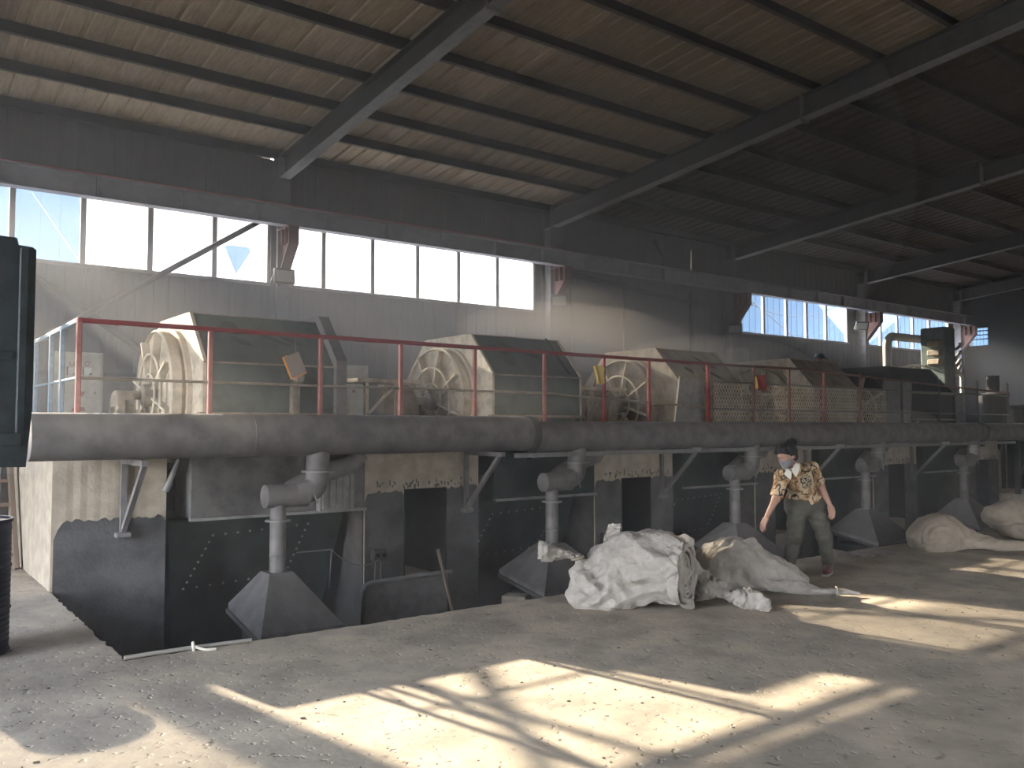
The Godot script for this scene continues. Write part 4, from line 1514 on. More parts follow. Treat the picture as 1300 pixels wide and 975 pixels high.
# ---------------------------------------------------------------- smaller things
func cabinet(x0: float, x1: float, y1: float, z: float, red_button: bool, label: String) -> void:
	var o := thing("control_cabinet", Vector3((x0 + x1) / 2, 1.42, z), label, "cabinet", "control cabinets")
	var g := Geo.new()
	g.cbox(Vector3((x0 + x1) / 2, (1.42 + y1) / 2, z - 0.17), Vector3(x1 - x0, y1 - 1.42, 0.34), 0.012)
	part("cabinet_body", g, M.cabinet_beige, o)
	g = Geo.new()
	g.cbox(Vector3((x0 + x1) / 2 + 0.01, (1.5 + y1) / 2, z + 0.008), Vector3(x1 - x0 - 0.08, y1 - 1.56, 0.02), 0.006)
	part("door", g, M.cabinet_beige, o)
	var mid := (x0 + x1) / 2
	for s in [-0.1, 0.11]:
		g = Geo.new()
		g.cbox(Vector3(mid + s, y1 - 0.28, z + 0.025), Vector3(0.11, 0.11, 0.03), 0.006)
		part("meter", g, M.meter_white, o)
		g = Geo.new()
		g.prism(PackedVector2Array([Vector2(mid + s + 0.055, y1 - 0.335), Vector2(mid + s + 0.055, y1 - 0.29), Vector2(mid + s + 0.01, y1 - 0.335)]), z + 0.041, z + 0.045, "z")
		g.box(Vector3(mid + s - 0.058, y1 - 0.28, z + 0.03), Vector3(0.008, 0.12, 0.035))
		part("meter_corner", g, M.black, o)
		if not red_button:
			g = Geo.new()
			if s < 0:
				g.ring(Vector3(mid + s + 0.0, y1 - 0.17, z + 0.022), Vector3.BACK, 0.03, 0.006, 14, 5, 0.9, 5.4)
			else:
				g.ring(Vector3(mid + s - 0.01, y1 - 0.17, z + 0.022), Vector3.BACK, 0.028, 0.006, 14, 5, 0.0, 5.0)
				g.box(Vector3(mid + s + 0.01, y1 - 0.145, z + 0.022), Vector3(0.08, 0.012, 0.006))
			part("red_mark", g, M.red_mark, o)
	g = Geo.new()
	if red_button:
		g.lathe([Vector2(0.03, 0.0), Vector2(0.03, 0.03), Vector2(0.0, 0.034)], Vector3(mid + 0.02, y1 - 0.46, z + 0.018), Vector3.BACK, 14)
		part("stop_button", g, M.red_mark, o)
	else:
		g.lathe([Vector2(0.022, 0.0), Vector2(0.022, 0.03), Vector2(0.0, 0.034)], Vector3(x1 - 0.12, y1 - 0.6, z + 0.018), Vector3.BACK, 12)
		part("handle", g, M.bolt, o)
		g = Geo.new()
		g.prism(PackedVector2Array([Vector2(mid + 0.0, y1 - 0.57), Vector2(mid + 0.09, y1 - 0.58), Vector2(mid + 0.045, y1 - 0.66)]), z + 0.018, z + 0.022, "z")
		g.prism(PackedVector2Array([Vector2(mid - 0.1, y1 - 0.86), Vector2(mid + 0.1, y1 - 0.86), Vector2(mid + 0.07, y1 - 0.8), Vector2(mid - 0.06, y1 - 0.81)]), z + 0.018, z + 0.022, "z")
		part("warning_mark", g, M.red_mark, o)


func floodlight(at: Vector3, turn: float, tip: float, label: String, reach := 0.2) -> void:
	var o := thing("floodlight", at, label, "floodlight", "floodlights on the columns", turn)
	var ba := Basis(Vector3.RIGHT, tip)
	var g := Geo.new()
	g.cbox(Vector3(0, 0.13, 0), Vector3(0.36, 0.26, 0.07), 0.012, ba)
	for k in 7:
		g.box(ba * Vector3(-0.15 + 0.05 * k, 0.0, -0.05) + Vector3(0, 0.13, 0), Vector3(0.008, 0.2, 0.04), ba)
	part("lamp_case", g, M.lamp_case, o, true)
	g = Geo.new()
	g.cbox(Vector3(0, 0.13, 0) + ba * Vector3(0, 0, 0.034), Vector3(0.295, 0.195, 0.012), 0.004, ba)
	part("lamp_glass", g, M.lamp_glass, o, true)
	g = Geo.new()
	g.bar(Vector3(-0.19, 0.13, 0), Vector3(-0.19, 0.05, -0.12), 0.012, 0.03)
	g.bar(Vector3(0.19, 0.13, 0), Vector3(0.19, 0.05, -0.12), 0.012, 0.03)
	g.bar(Vector3(-0.19, 0.05, -0.12), Vector3(0.19, 0.05, -0.12), 0.012, 0.03)
	g.bar(Vector3(0.0, 0.05, -0.12), Vector3(-0.02, 0.0, -reach), 0.03, 0.03)
	part("yoke", g, M.lamp_case, o, true)


func build_small_things() -> void:
	cabinet(2.22, 2.88, 2.57, -13.85, false, "beige control cabinet with two meters behind the blue end rails")
	cabinet(6.62, 7.26, 2.56, -13.85, true, "beige control cabinet with a red button above the first belt drive")
	floodlight(Vector3(5.66, 3.88, -13.85), 0.0, -0.05, "square floodlight on the column between the first two window bands")
	floodlight(Vector3(11.7, 4.0, -13.8), -0.9, 0.5, "tilted floodlight on a strut beside the framed doorway")
	floodlight(Vector3(17.5, 3.8, -13.85), -0.7, 0.5, "dark floodlight at the corner of the blue far window", 0.36)
	floodlight(Vector3(23.3, 4.28, -13.85), -0.7, 0.5, "small far floodlight between the two far windows", 0.7)
	# a card on a string and cloths on the rail
	var o := thing("hanging_card", Vector3(3.58, 2.0, -8.47), "grey card with orange edge hanging by a string from the top rail", "card")
	var g := Geo.new()
	var ba := Basis(Vector3.BACK, 0.42)
	g.box(Vector3(3.59, 2.125, -8.46), Vector3(0.17, 0.23, 0.012), ba)
	part("card", g, M.card_grey, o)
	g = Geo.new()
	g.box(Vector3(3.59, 2.125, -8.468) + ba * Vector3(-0.07, 0.0, 0), Vector3(0.06, 0.245, 0.012), ba)
	g.box(Vector3(3.59, 2.125, -8.468) + ba * Vector3(0.0, -0.11, 0), Vector3(0.175, 0.035, 0.010), ba)
	part("orange_back", g, M.orange_card, o)
	g = Geo.new()
	g.tube([Vector3(3.59, 2.24, -8.46), Vector3(3.61, 2.44, -8.5)], 0.004, 5)
	part("string", g, M.cable, o)
	var ns := noise(2.0, 77)
	for c in [[7.86, 2.17, M.yellow_cloth, "crumpled yellow cloth tied to the rail post before the tan furnace", 0.15], [11.32, 2.17, M.red_mark, "small red cloth with a yellow edge on the far rail post", -0.3]]:
		var nn := thing("rail_cloth", Vector3(c[0], c[1] - 0.12, -8.46), c[3], "cloth", "cloths on the railing", c[4])
		var f := func(p: Vector3) -> float:
			return maxf(absf(p.z + 0.02 * sin(p.x * 30.0 + p.y * 14.0)) - 0.022, maxf(absf(p.x + 0.15 * (p.y - 0.12)) - 0.075 - 0.02 * ns.get_noise_1d(p.y * 6.0), absf(p.y - 0.12) - 0.12))
		part("cloth", net(Vector3(-0.14, -0.02, -0.08), Vector3(0.14, 0.26, 0.08), 0.008, f), c[2], nn, true)
		if c[2] == M.red_mark:
			g = Geo.new()
			g.cbox(Vector3(-0.095, 0.12, 0.0), Vector3(0.05, 0.2, 0.04), 0.012, Basis(Vector3.BACK, 0.15))
			part("yellow_edge", g, M.yellow_cloth, nn, true)
	# plates leaning inside the railing
	for c in [[9.5, 10.2, 2.22, "grey steel plate leaning against the front rail before the tan furnace", 0.12, M.pale_metal], [15.12, 16.25, 2.34, "wide dim plate leaning inside the far railing past the metal fence", 0.1, M.pale_metal]]:
		g = Geo.new()
		g.prism(PackedVector2Array([Vector2(c[0], 1.42), Vector2(c[1] - 0.06, 1.42), Vector2(c[1], c[2] - 0.02), Vector2(c[0] + c[4] + 0.02, c[2])]), -8.66, -8.64, "z")
		g.bar(Vector3(c[0], 1.42, -8.635), Vector3(c[0] + c[4] + 0.02, c[2], -8.635), 0.02, 0.02)
		solo("leaning_plate", g, c[5], c[3], "plate", "plates leaning on the railing")
	# white bent pipe and the pulveriser tower at the far end
	g = Geo.new()
	var pts := [Vector3(19.58, 1.45, -11.0), Vector3(19.58, 3.38, -11.0)]
	pts += arc(Vector3(19.84, 3.38, -11.0), Vector3.LEFT, Vector3.UP, 0.26)
	pts += [Vector3(21.9, 3.66, -11.0)]
	g.tube(pts, 0.1, 16)
	solo("bent_pipe", g, M.white_pipe, "whitish pipe that rises and bends over before the farthest windows", "pipe")
	g = Geo.new()
	g.tube([Vector3(19.7, 2.85, -10.9), Vector3(20.4, 2.95, -10.85), Vector3(21.0, 2.97, -10.8)], 0.025, 8)
	var sag := []
	for k in 9:
		var t := k / 8.0
		sag.append(Vector3(lerpf(19.7, 20.6, t), 2.86 + 0.06 * t - 0.22 * 4 * t * (1 - t) * 0.6, -10.88))
	g.tube(sag, 0.012, 6)
	solo("sagging_hose", g, M.white_pipe, "thin pale hose and wire between the bent pipe and the green tower", "hose")
	var t := thing("green_tower", Vector3(21.2, 0, -10.6), "narrow green machine tower with hoses catching sunlight", "machine")
	g = Geo.new()
	g.cbox(Vector3(21.2, 1.95, -10.6), Vector3(0.5, 3.9, 0.62), 0.03)
	part("tower_body", g, M.machine_green, t)
	for k in 3:
		g = Geo.new()
		g.cbox(Vector3(20.86, 3.5 - 0.24 * k, -10.5), Vector3(0.22, 0.14, 0.3), 0.02, Basis(Vector3.BACK, 0.3 - 0.25 * k))
		part("side_block", g, M.machine_tan, t)
	for k in 4:
		g = Geo.new()
		var y := 3.45 - 0.2 * k
		g.tube([Vector3(21.4, y - 0.05, -10.45), Vector3(21.7, y - 0.06, -10.4), Vector3(21.9, y + 0.02 + 0.03 * k, -10.4), Vector3(22.0 + 0.03 * k, y + 0.1, -10.45)], 0.04, 8)
		part("hose", g, M.white_pipe, t)
	g = Geo.new()
	g.tube([Vector3(21.45, 2.75, -10.4), Vector3(21.9, 2.78, -10.4), Vector3(21.98, 2.7, -10.4), Vector3(21.98, 2.3, -10.4)], 0.05, 10)
	g.tube([Vector3(21.4, 3.05, -10.4), Vector3(21.8, 2.78, -10.4)], 0.05, 8)
	part("drain_elbow", g, M.white_pipe, t)
	var cy := thing("dark_cyclone", Vector3(21.95, 0, -9.65), "dark round dust separator in the shade past the green tower", "separator")
	g = Geo.new()
	g.lathe([Vector2(0.1, 0.9), Vector2(0.32, 1.5), Vector2(0.32, 2.2), Vector2(0.27, 2.25), Vector2(0.14, 2.3), Vector2(0.14, 2.7), Vector2(0.0, 2.7)], Vector3(21.95, 0, -9.65), Vector3.UP, 28)
	part("cone_body", g, M.near_black, cy)  # body painted near black in place of the shade around it
	for a in 3:
		g = Geo.new()
		var d := Vector3(cos(TAU * a / 3.0), 0, sin(TAU * a / 3.0)) * 0.29
		g.cbox(Vector3(21.95, 0.9, -9.65) + d, Vector3(0.08, 1.8, 0.08), 0.01)
		part("leg", g, M.machine_dark, cy)
	g = Geo.new()
	g.lathe([Vector2(0.0, 0.0), Vector2(0.3, 0.0), Vector2(0.3, 1.2), Vector2(0.22, 1.24), Vector2(0.14, 1.26), Vector2(0.14, 1.9), Vector2(0.2, 1.92), Vector2(0.2, 1.98), Vector2(0.0, 1.98)], Vector3(22.3, 0, -9.2), Vector3.UP, 24)
	solo("standing_valve", g, M.near_black, "dark upright valve body in the dark past the railing", "valve")  # near-black tone stands in for the shade at this end
	# left edge: barrel and green bin
	var b := thing("steel_barrel", Vector3(0.565, 0, -6.75), "dark blue ribbed steel barrel standing below the tall green bin", "barrel")
	g = Geo.new()
	var prof := [Vector2(0.0, 0.0), Vector2(0.285, 0.0), Vector2(0.295, 0.012), Vector2(0.285, 0.025)]
	for k in 22:
		var y := 0.06 + 0.035 * k
		prof.append(Vector2(0.285, y))
		prof.append(Vector2(0.296 if k in [6, 14] else 0.289, y + 0.0175))
	prof += [Vector2(0.285, 0.85), Vector2(0.297, 0.862), Vector2(0.297, 0.88), Vector2(0.28, 0.88), Vector2(0.28, 0.862), Vector2(0.0, 0.86)]
	g.lathe(prof, Vector3(0.565, 0, -6.75), Vector3.UP, 40)
	part("barrel_shell", g, M.drum_navy, b)
	g = Geo.new()
	g.lathe([Vector2(0.0, 0.02), Vector2(0.03, 0.02), Vector2(0.03, 0.0)], Vector3(0.7, 0.862, -6.7), Vector3.UP, 12)
	part("bung", g, M.bolt, b)
	var bin := thing("green_bin", Vector3(-0.2, 0, -5.9), "tall dark green steel bin looming over the barrel near the platform end", "bin")
	g = Geo.new()
	g.prism(PackedVector2Array([Vector2(-1.2, 1.30), Vector2(0.775, 1.26), Vector2(0.80, 1.6), Vector2(0.80, 2.52), Vector2(0.78, 2.535), Vector2(0.71, 2.54), Vector2(0.70, 2.58), Vector2(-1.2, 2.62)]), -6.3, -5.65, "z")
	part("bin_shell", g, M.bin_green, bin)
	g = Geo.new()
	g.cbox(Vector3(0.74, 1.95, -5.645), Vector3(0.05, 1.15, 0.03), 0.008)
	g.cbox(Vector3(-0.2, 1.9, -5.645), Vector3(1.8, 0.05, 0.03), 0.008)
	g.cbox(Vector3(-0.2, 1.42, -5.64), Vector3(1.9, 0.08, 0.03), 0.008)
	part("stiffener", g, M.bin_green, bin)
	for x in [-1.1, 0.1]:
		g = Geo.new()
		g.cbox(Vector3(x, 0.65, -5.72), Vector3(0.08, 1.3, 0.08), 0.008)
		g.cbox(Vector3(x, 0.65, -6.2), Vector3(0.08, 1.3, 0.08), 0.008)
		part("leg", g, M.bin_green, bin)


# ---------------------------------------------------------------- bags
func crumple(amp: float, freq: float, s: int) -> Callable:
	# drapery: sharp triangular folds in two directions, each fading in and out, over slow bulges
	var w := noise(freq * 0.7, s, FastNoiseLite.TYPE_SIMPLEX_SMOOTH, 2)
	var m := noise(freq * 1.1, s + 1, FastNoiseLite.TYPE_SIMPLEX_SMOOTH, 2)
	var low := noise(freq * 0.8, s + 2, FastNoiseLite.TYPE_SIMPLEX_SMOOTH, 1)
	var fine := noise(freq * 6.0, s + 3, FastNoiseLite.TYPE_SIMPLEX_SMOOTH, 2)
	return func(p: Vector3) -> float:
		var u := (p.x * 0.9 + p.y * 0.75 - p.z * 0.4 + 0.16 * w.get_noise_3dv(p)) * freq * 3.0
		var t := (p.y * 1.1 - p.x * 0.65 + p.z * 0.6 + 0.16 * w.get_noise_3dv(p + Vector3(5, 3, 1))) * freq * 3.7
		var k := (p.z * 1.0 + p.x * 0.5 + 0.2 * w.get_noise_3dv(p + Vector3(1, 8, 4))) * freq * 5.3
		var a := absf(fposmod(u, 1.0) - 0.5) * 2.0 * clampf(m.get_noise_3dv(p) * 2.2 + 0.35, 0.0, 1.0)
		var b := absf(fposmod(t, 1.0) - 0.5) * 2.0 * clampf(m.get_noise_3dv(p + Vector3(4, 4, 7)) * 2.2 + 0.25, 0.0, 1.0)
		var c := absf(fposmod(k, 1.0) - 0.5) * 2.0 * clampf(m.get_noise_3dv(p + Vector3(9, 2, 3)) * 2.4, 0.0, 1.0)
		return amp * (0.62 * a + 0.5 * b + 0.3 * c - 0.5 + 0.8 * low.get_noise_3dv(p) + 0.12 * fine.get_noise_3dv(p))


func bag(called: String, at: Vector3, list: Array, lo: Vector3, hi: Vector3, k: float, m: Material, label: String, group: String, s: int, extra = null, amp := 0.065) -> Node3D:
	var o := thing(called, at, label, "bag", group, YAW)
	var f := func(p: Vector3) -> float:
		var d := 1e3
		for b in list:
			d = smin(d, capsule(p, b[0], b[1], b[2], b[3]) if b.size() == 4 else blob(p, b[0], b[1]), k)
		if extra != null:
			d = extra.call(p, d)
		return maxf(d, 0.004 - p.y)
	part("bag_cloth", net(lo, hi, 0.013, f, 0.02, crumple(amp, 1.7, s)), m, o, true)
	return o


func build_bags() -> void:
	# the big bag with a tied neck and an open end
	var b1 := [
		[Vector3(-0.04, 0.30, -0.24), Vector3(0.40, 0.30, 0.33)], [Vector3(-0.02, 0.31, -0.24), Vector3(0.34, 0.30, 0.0), 0.30, 0.285],
		[Vector3(-0.40, 0.10, -0.02), Vector3(0.36, 0.08, 0.06), 0.12, 0.10], [Vector3(-0.42, 0.22, -0.08), Vector3(-0.46, 0.40, -0.1), 0.10, 0.035],
	]
	var mouth := Transform3D(Basis(Vector3(0.5, 0.0, -0.86), Vector3.UP, Vector3(0.86, 0.0, 0.5)), Vector3(0.43, 0.30, 0.06))
	var im := mouth.affine_inverse()
	var ex := func(p: Vector3, d: float) -> float:
		# the rolled end is cut off flat, facing right and towards the viewer
		var q := im * p
		if q.length() > 0.5:
			return d
		var cav := maxf(Vector2(q.x / 0.95, q.y / 1.05).length() - 0.205, -0.07 - q.z)
		return maxf(maxf(d, q.z - 0.012), -cav)
	var o := bag("big_bag", spot(806, 772), b1, Vector3(-0.7, -0.02, -0.62), Vector3(0.72, 0.7, 0.3), 0.09, M.bag_white, "big crumpled white woven bag lying rolled up nearest on the floor", "white woven bags on the floor", 5, ex)
	var g := Geo.new()
	var f := func(p: Vector3) -> float:
		var q := p - Vector3(-0.46, 0.41, -0.1)
		var t := clampf(-q.x / 0.32, 0.0, 1.0)
		var h := 0.03 + 0.10 * t
		return maxf(maxf(absf(q.y - 0.05 * t + 0.012 * sin(q.z * 60.0)) - h * 0.55, absf(q.z) - 0.04 - 0.12 * t), maxf(-q.x - 0.32 - 0.02 * sin(q.z * 40.0), q.x - 0.04))
	part("tied_tuft", net(Vector3(-0.88, 0.26, -0.34), Vector3(-0.38, 0.66, 0.14), 0.011, f, 0.01, crumple(0.03, 3.5, 15)), M.bag_white, o, true)
	var mn := noise(4.0, 91)
	for k in 4:
		var loop := []
		for i in 29:
			var a := TAU * i / 28.0
			var rr: float = [0.215, 0.175, 0.12, 0.06][k] * (1.0 + 0.16 * mn.get_noise_2d(cos(a) * 0.3 + k, sin(a) * 0.3))
			loop.append(mouth * Vector3(cos(a) * rr * 0.9, sin(a) * rr * 1.08, -0.01 - 0.012 * k + 0.02 * mn.get_noise_2d(cos(a) * 0.5, sin(a) * 0.5 + 3.0 * k)))
		g.tube(loop, [0.022, 0.018, 0.018, 0.018][k], 8, false)
	part("rolled_edge", g, M.bag_white, o, true)
	g = Geo.new()
	var fm := func(p: Vector3) -> float:
		return maxf(Vector2(p.x / 0.9, p.y / 1.08).length() - 0.205, absf(p.z + 0.06) - 0.03)
	part("crumpled_end", placed(net(Vector3(-0.26, -0.28, -0.12), Vector3(0.26, 0.28, 0.1), 0.012, fm, 0.02, crumple(0.05, 4.5, 19)), mouth), M.bag_white, o, true)
	g = Geo.new()
	g.ring(Vector3(-0.462, 0.395, -0.1), Vector3(-0.3, 1.0, 0.0), 0.045, 0.014, 16, 6)
	part("tie_cord", g, M.machine_tan, o, true)
	f = func(p: Vector3) -> float:
		var q := p - Vector3(-0.16, 0.52, -0.3)
		var w := 0.07 - 0.16 * maxf(q.y - 0.06, 0.0)
		return maxf(absf(q.z + 0.25 * q.x * q.x) - 0.012, maxf(absf(q.x - 0.25 * q.y) - w, absf(q.y - 0.04) - 0.1))
	part("bag_ear", net(Vector3(-0.3, 0.4, -0.36), Vector3(0.0, 0.7, -0.22), 0.008, f, 0.01, crumple(0.02, 5.0, 25)), M.bag_white, o, true)
	# its tied tail on the other side
	var b2 := [[Vector3(0.42, 0.30, -0.34), Vector3(0.78, 0.14, -0.22), 0.12, 0.06], [Vector3(0.55, 0.10, -0.2), Vector3(0.76, 0.09, -0.1), 0.10, 0.05]]
	f = func(p: Vector3) -> float:
		var d := bones(p, b2, 0.08)
		var q := p - Vector3(0.80, 0.10, -0.06)
		var t := clampf(q.x / 0.26, 0.0, 1.0)
		var tuft := maxf(maxf(absf(q.y + 0.05 * t + 0.02 * sin(q.z * 50.0 + q.x * 20.0)) - 0.02 - 0.05 * t, absf(q.z - 0.05) - 0.03 - 0.12 * t), maxf(q.x - 0.25 - 0.03 * sin(q.z * 45.0), -q.x - 0.08))
		return maxf(smin(d, tuft, 0.04), 0.004 - p.y)
	part("bag_tail", net(Vector3(0.25, -0.02, -0.5), Vector3(1.14, 0.46, 0.2), 0.012, f, 0.02, crumple(0.045, 4.5, 35)), M.bag_white, o, true)

	# the second bag by the person's feet
	var c1 := [
		[Vector3(-0.16, 0.20, -0.15), Vector3(0.36, 0.30, 0.3)], [Vector3(-0.02, 0.28, -0.12), Vector3(0.40, 0.10, 0.0), 0.17, 0.09],
		[Vector3(-0.3, 0.06, 0.05), Vector3(0.34, 0.06, 0.12), 0.09, 0.07], [Vector3(0.34, 0.07, 0.1), Vector3(0.50, 0.05, 0.12), 0.06, 0.03], [Vector3(0.46, 0.04, 0.12), Vector3(0.84, 0.02, 0.16), 0.04, 0.02],
	]
	o = bag("white_bag", spot(958, 752), c1, Vector3(-0.68, -0.02, -0.6), Vector3(0.95, 0.62, 0.34), 0.09, M.bag_white, "white woven bag lying in a heap before the bending person's feet", "white woven bags on the floor", 55)
	g = Geo.new()
	for k in 2:
		g.tube([Vector3(0.45, 0.05, 0.18), Vector3(0.62 + 0.1 * k, 0.045, 0.2), Vector3(0.78 + 0.08 * k, 0.03, 0.17 + 0.05 * k)], [0.02, 0.028, 0.012], 8)
	g.ring(Vector3(0.66, 0.05, 0.22), Vector3(1, 0.1, 0.2), 0.035, 0.012, 16, 6)
	part("carry_strap", g, M.bag_white, o, true)
	g = Geo.new()
	var wv := noise(3.0, 61)
	var rows := []
	for i in 15:
		var row := []
		for j in 9:
			var u := i / 14.0
			var w := j / 8.0
			var x := -0.34 + 0.68 * u
			row.append(Vector3(x, 0.015 + 0.09 * absf(wv.get_noise_2d(x * 1.5, w * 1.2)) + (0.05 * smoothstep(0.75, 1.0, u) * w), -0.2 + 0.4 * w + 0.03 * wv.get_noise_1d(x * 4.0)))
		rows.append(row)
	o = thing("flat_sack", spot(1086, 706), "flat empty sack lying on the floor behind the person's shoe", "sack", "", YAW)
	sheet(g, rows, 0.012)
	part("sack_cloth", g, M.bag_white, o, true)
	# sacks further along the pit
	var d1 := [[Vector3(-0.28, 0.16, -0.1), Vector3(0.36, 0.26, 0.3)], [Vector3(-0.2, 0.22, -0.1), Vector3(0.3, 0.10, -0.05), 0.2, 0.1], [Vector3(0.1, 0.08, 0.05), Vector3(0.75, 0.06, 0.1), 0.10, 0.07]]
	bag("tan_sack", spot(1222, 699), d1, Vector3(-0.75, -0.02, -0.6), Vector3(0.95, 0.56, 0.34), 0.09, M.bag_tan, "long tan sack slumped by the far edge of the pit", "tan sacks by the pit", 75, null, 0.04)
	var e1 := [[Vector3(-0.1, 0.30, 0.0), Vector3(0.34, 0.22, 0.28)], [Vector3(0.1, 0.14, 0.0), Vector3(0.55, 0.14, 0.0), 0.17, 0.16], [Vector3(-0.12, 0.12, 0.05), Vector3(0.2, 0.1, 0.1), 0.16, 0.14]]
	bag("tan_sack", spot(1290, 684), e1, Vector3(-0.6, -0.02, -0.45), Vector3(0.95, 0.66, 0.4), 0.07, M.bag_tan, "round tan sack piled behind the long slumped one", "tan sacks by the pit", 95, null, 0.045)


func spot(u: float, v: float) -> Vector3:
	# floor point where a bag was measured
	var f := 1096.0
	var b := Basis(Vector3.UP, YAW) * Basis(Vector3.RIGHT, 0.04786)
	var d := b * Vector3((u - 650.0) / f, (487.5 - v) / f, -1.0)
	var p := Vector3(0, 1.5, 0) + d * (-1.5 / d.y)
	return Vector3(p.x, 0, p.z)


func sheet(g: Geo, rows: Array, thick: float) -> void:
	# a cloth of some thickness over a grid of points
	var n: int = rows.size()
	var m: int = rows[0].size()
	var nor := []
	for i in n:
		var r := []
		for j in m:
			var du: Vector3 = rows[mini(i + 1, n - 1)][j] - rows[maxi(i - 1, 0)][j]
			var dv: Vector3 = rows[i][mini(j + 1, m - 1)] - rows[i][maxi(j - 1, 0)]
			var nn := dv.cross(du).normalized()
			r.append(nn if nn.y >= 0.0 else -nn)
		nor.append(r)
	for s in [1.0, -1.0]:
		for i in n - 1:
			for j in m - 1:
				var q := []
				var k := []
				for e in [[0, 0], [1, 0], [1, 1], [0, 1]]:
					q.append(rows[i + e[0]][j + e[1]] + nor[i + e[0]][j + e[1]] * thick * 0.5 * s)
					k.append(nor[i + e[0]][j + e[1]] * s)
				g.tri(q[0], q[1], q[2], k[0], k[1], k[2])
				g.tri(q[0], q[2], q[3], k[0], k[2], k[3])


# ---------------------------------------------------------------- people
func hand(wrist: Vector3, dir: Vector3, palm: Vector3, size: float, curl: float) -> Geo:
	# palm is the way the palm looks; the thumb leaves the side
	var z := dir.normalized()
	var y := (-palm + z * palm.dot(z)).normalized()
	var x := y.cross(z)
	var bs := []
	bs.append([wrist, wrist + z * 0.03 * size, 0.021 * size, 0.022 * size])
	for k in 4:
		var sx := (k - 1.5) * 0.0185 * size
		var root: Vector3 = wrist + z * 0.025 * size + x * sx * 0.8
		var kn: Vector3 = wrist + z * (0.085 - 0.004 * absf(k - 1.2)) * size + x * sx
		bs.append([root, kn, 0.0145 * size, 0.0115 * size])
		var l: float = [0.9, 1.0, 0.94, 0.74][k] * size
		var d1 := (z * cos(curl) - y * sin(curl) + x * (k - 1.5) * 0.05).normalized()
		var d2 := (z * cos(curl * 2.0) - y * sin(curl * 2.0)).normalized()
		var d3 := (z * cos(curl * 2.7) - y * sin(curl * 2.7)).normalized()
		var a := kn + d1 * 0.036 * l
		var b := a + d2 * 0.024 * l
		bs.append([kn, a, 0.0095 * size, 0.0088 * size])
		bs.append([a, b, 0.0088 * size, 0.008 * size])
		bs.append([b, b + d3 * 0.018 * l, 0.008 * size, 0.0068 * size])
	var t0 := wrist + z * 0.03 * size - x * 0.02 * size
	var t1 := t0 + (z * 0.7 - x * 0.7 - y * 0.3).normalized() * 0.035 * size
	bs.append([t0, t1, 0.0135 * size, 0.0105 * size])
	bs.append([t1, t1 + (z - x * 0.25 - y * 0.35).normalized() * 0.045 * size, 0.0105 * size, 0.008 * size])
	var lo := wrist
	var hi := wrist
	for b in bs:
		lo = lo.min(b[0]).min(b[1])
		hi = hi.max(b[0]).max(b[1])
	return net(lo - Vector3.ONE * 0.035, hi + Vector3.ONE * 0.035, 0.004, func(p: Vector3) -> float: return bones(p, bs, 0.006))


func head_shape(p: Vector3) -> float:
	# face along +z, up +y, centre of the skull at the origin
	var d := blob(p, Vector3(0, 0.02, -0.012), Vector3(0.076, 0.092, 0.094))
	d = smin(d, blob(p, Vector3(0, -0.04, 0.02), Vector3(0.060, 0.075, 0.068)), 0.03)
	d = smin(d, capsule(p, Vector3(0, -0.098, 0.06), Vector3(0, -0.09, 0.05), 0.022, 0.02), 0.03)
	d = smin(d, capsule(p, Vector3(0, 0.0, 0.086), Vector3(0, -0.035, 0.103), 0.008, 0.013), 0.016)
	for s in [-1.0, 1.0]:
		d = smin(d, blob(p, Vector3(s * 0.077, -0.012, -0.01), Vector3(0.01, 0.03, 0.02)), 0.01)
		d = smin(d, capsule(p, Vector3(s * 0.016, 0.018, 0.086), Vector3(s * 0.048, 0.015, 0.07), 0.009, 0.008), 0.014)
		d = maxf(d, -blob(p, Vector3(s * 0.031, -0.003, 0.089), Vector3(0.014, 0.009, 0.012)) * 0.8)
		d = smin(d, blob(p, Vector3(s * 0.031, -0.003, 0.072), Vector3(0.013, 0.012, 0.013)), 0.004)
	d = smin(d, capsule(p, Vector3(-0.018, -0.066, 0.079), Vector3(0.018, -0.066, 0.079), 0.007, 0.007), 0.01)
	d = smin(d, capsule(p, Vector3(0, -0.06, -0.025), Vector3(0, -0.15, -0.045), 0.052, 0.054), 0.025)
	return d


func placed(g: Geo, t: Transform3D) -> Geo:
	var o := Geo.new()
	o.add(g, t)
	return o


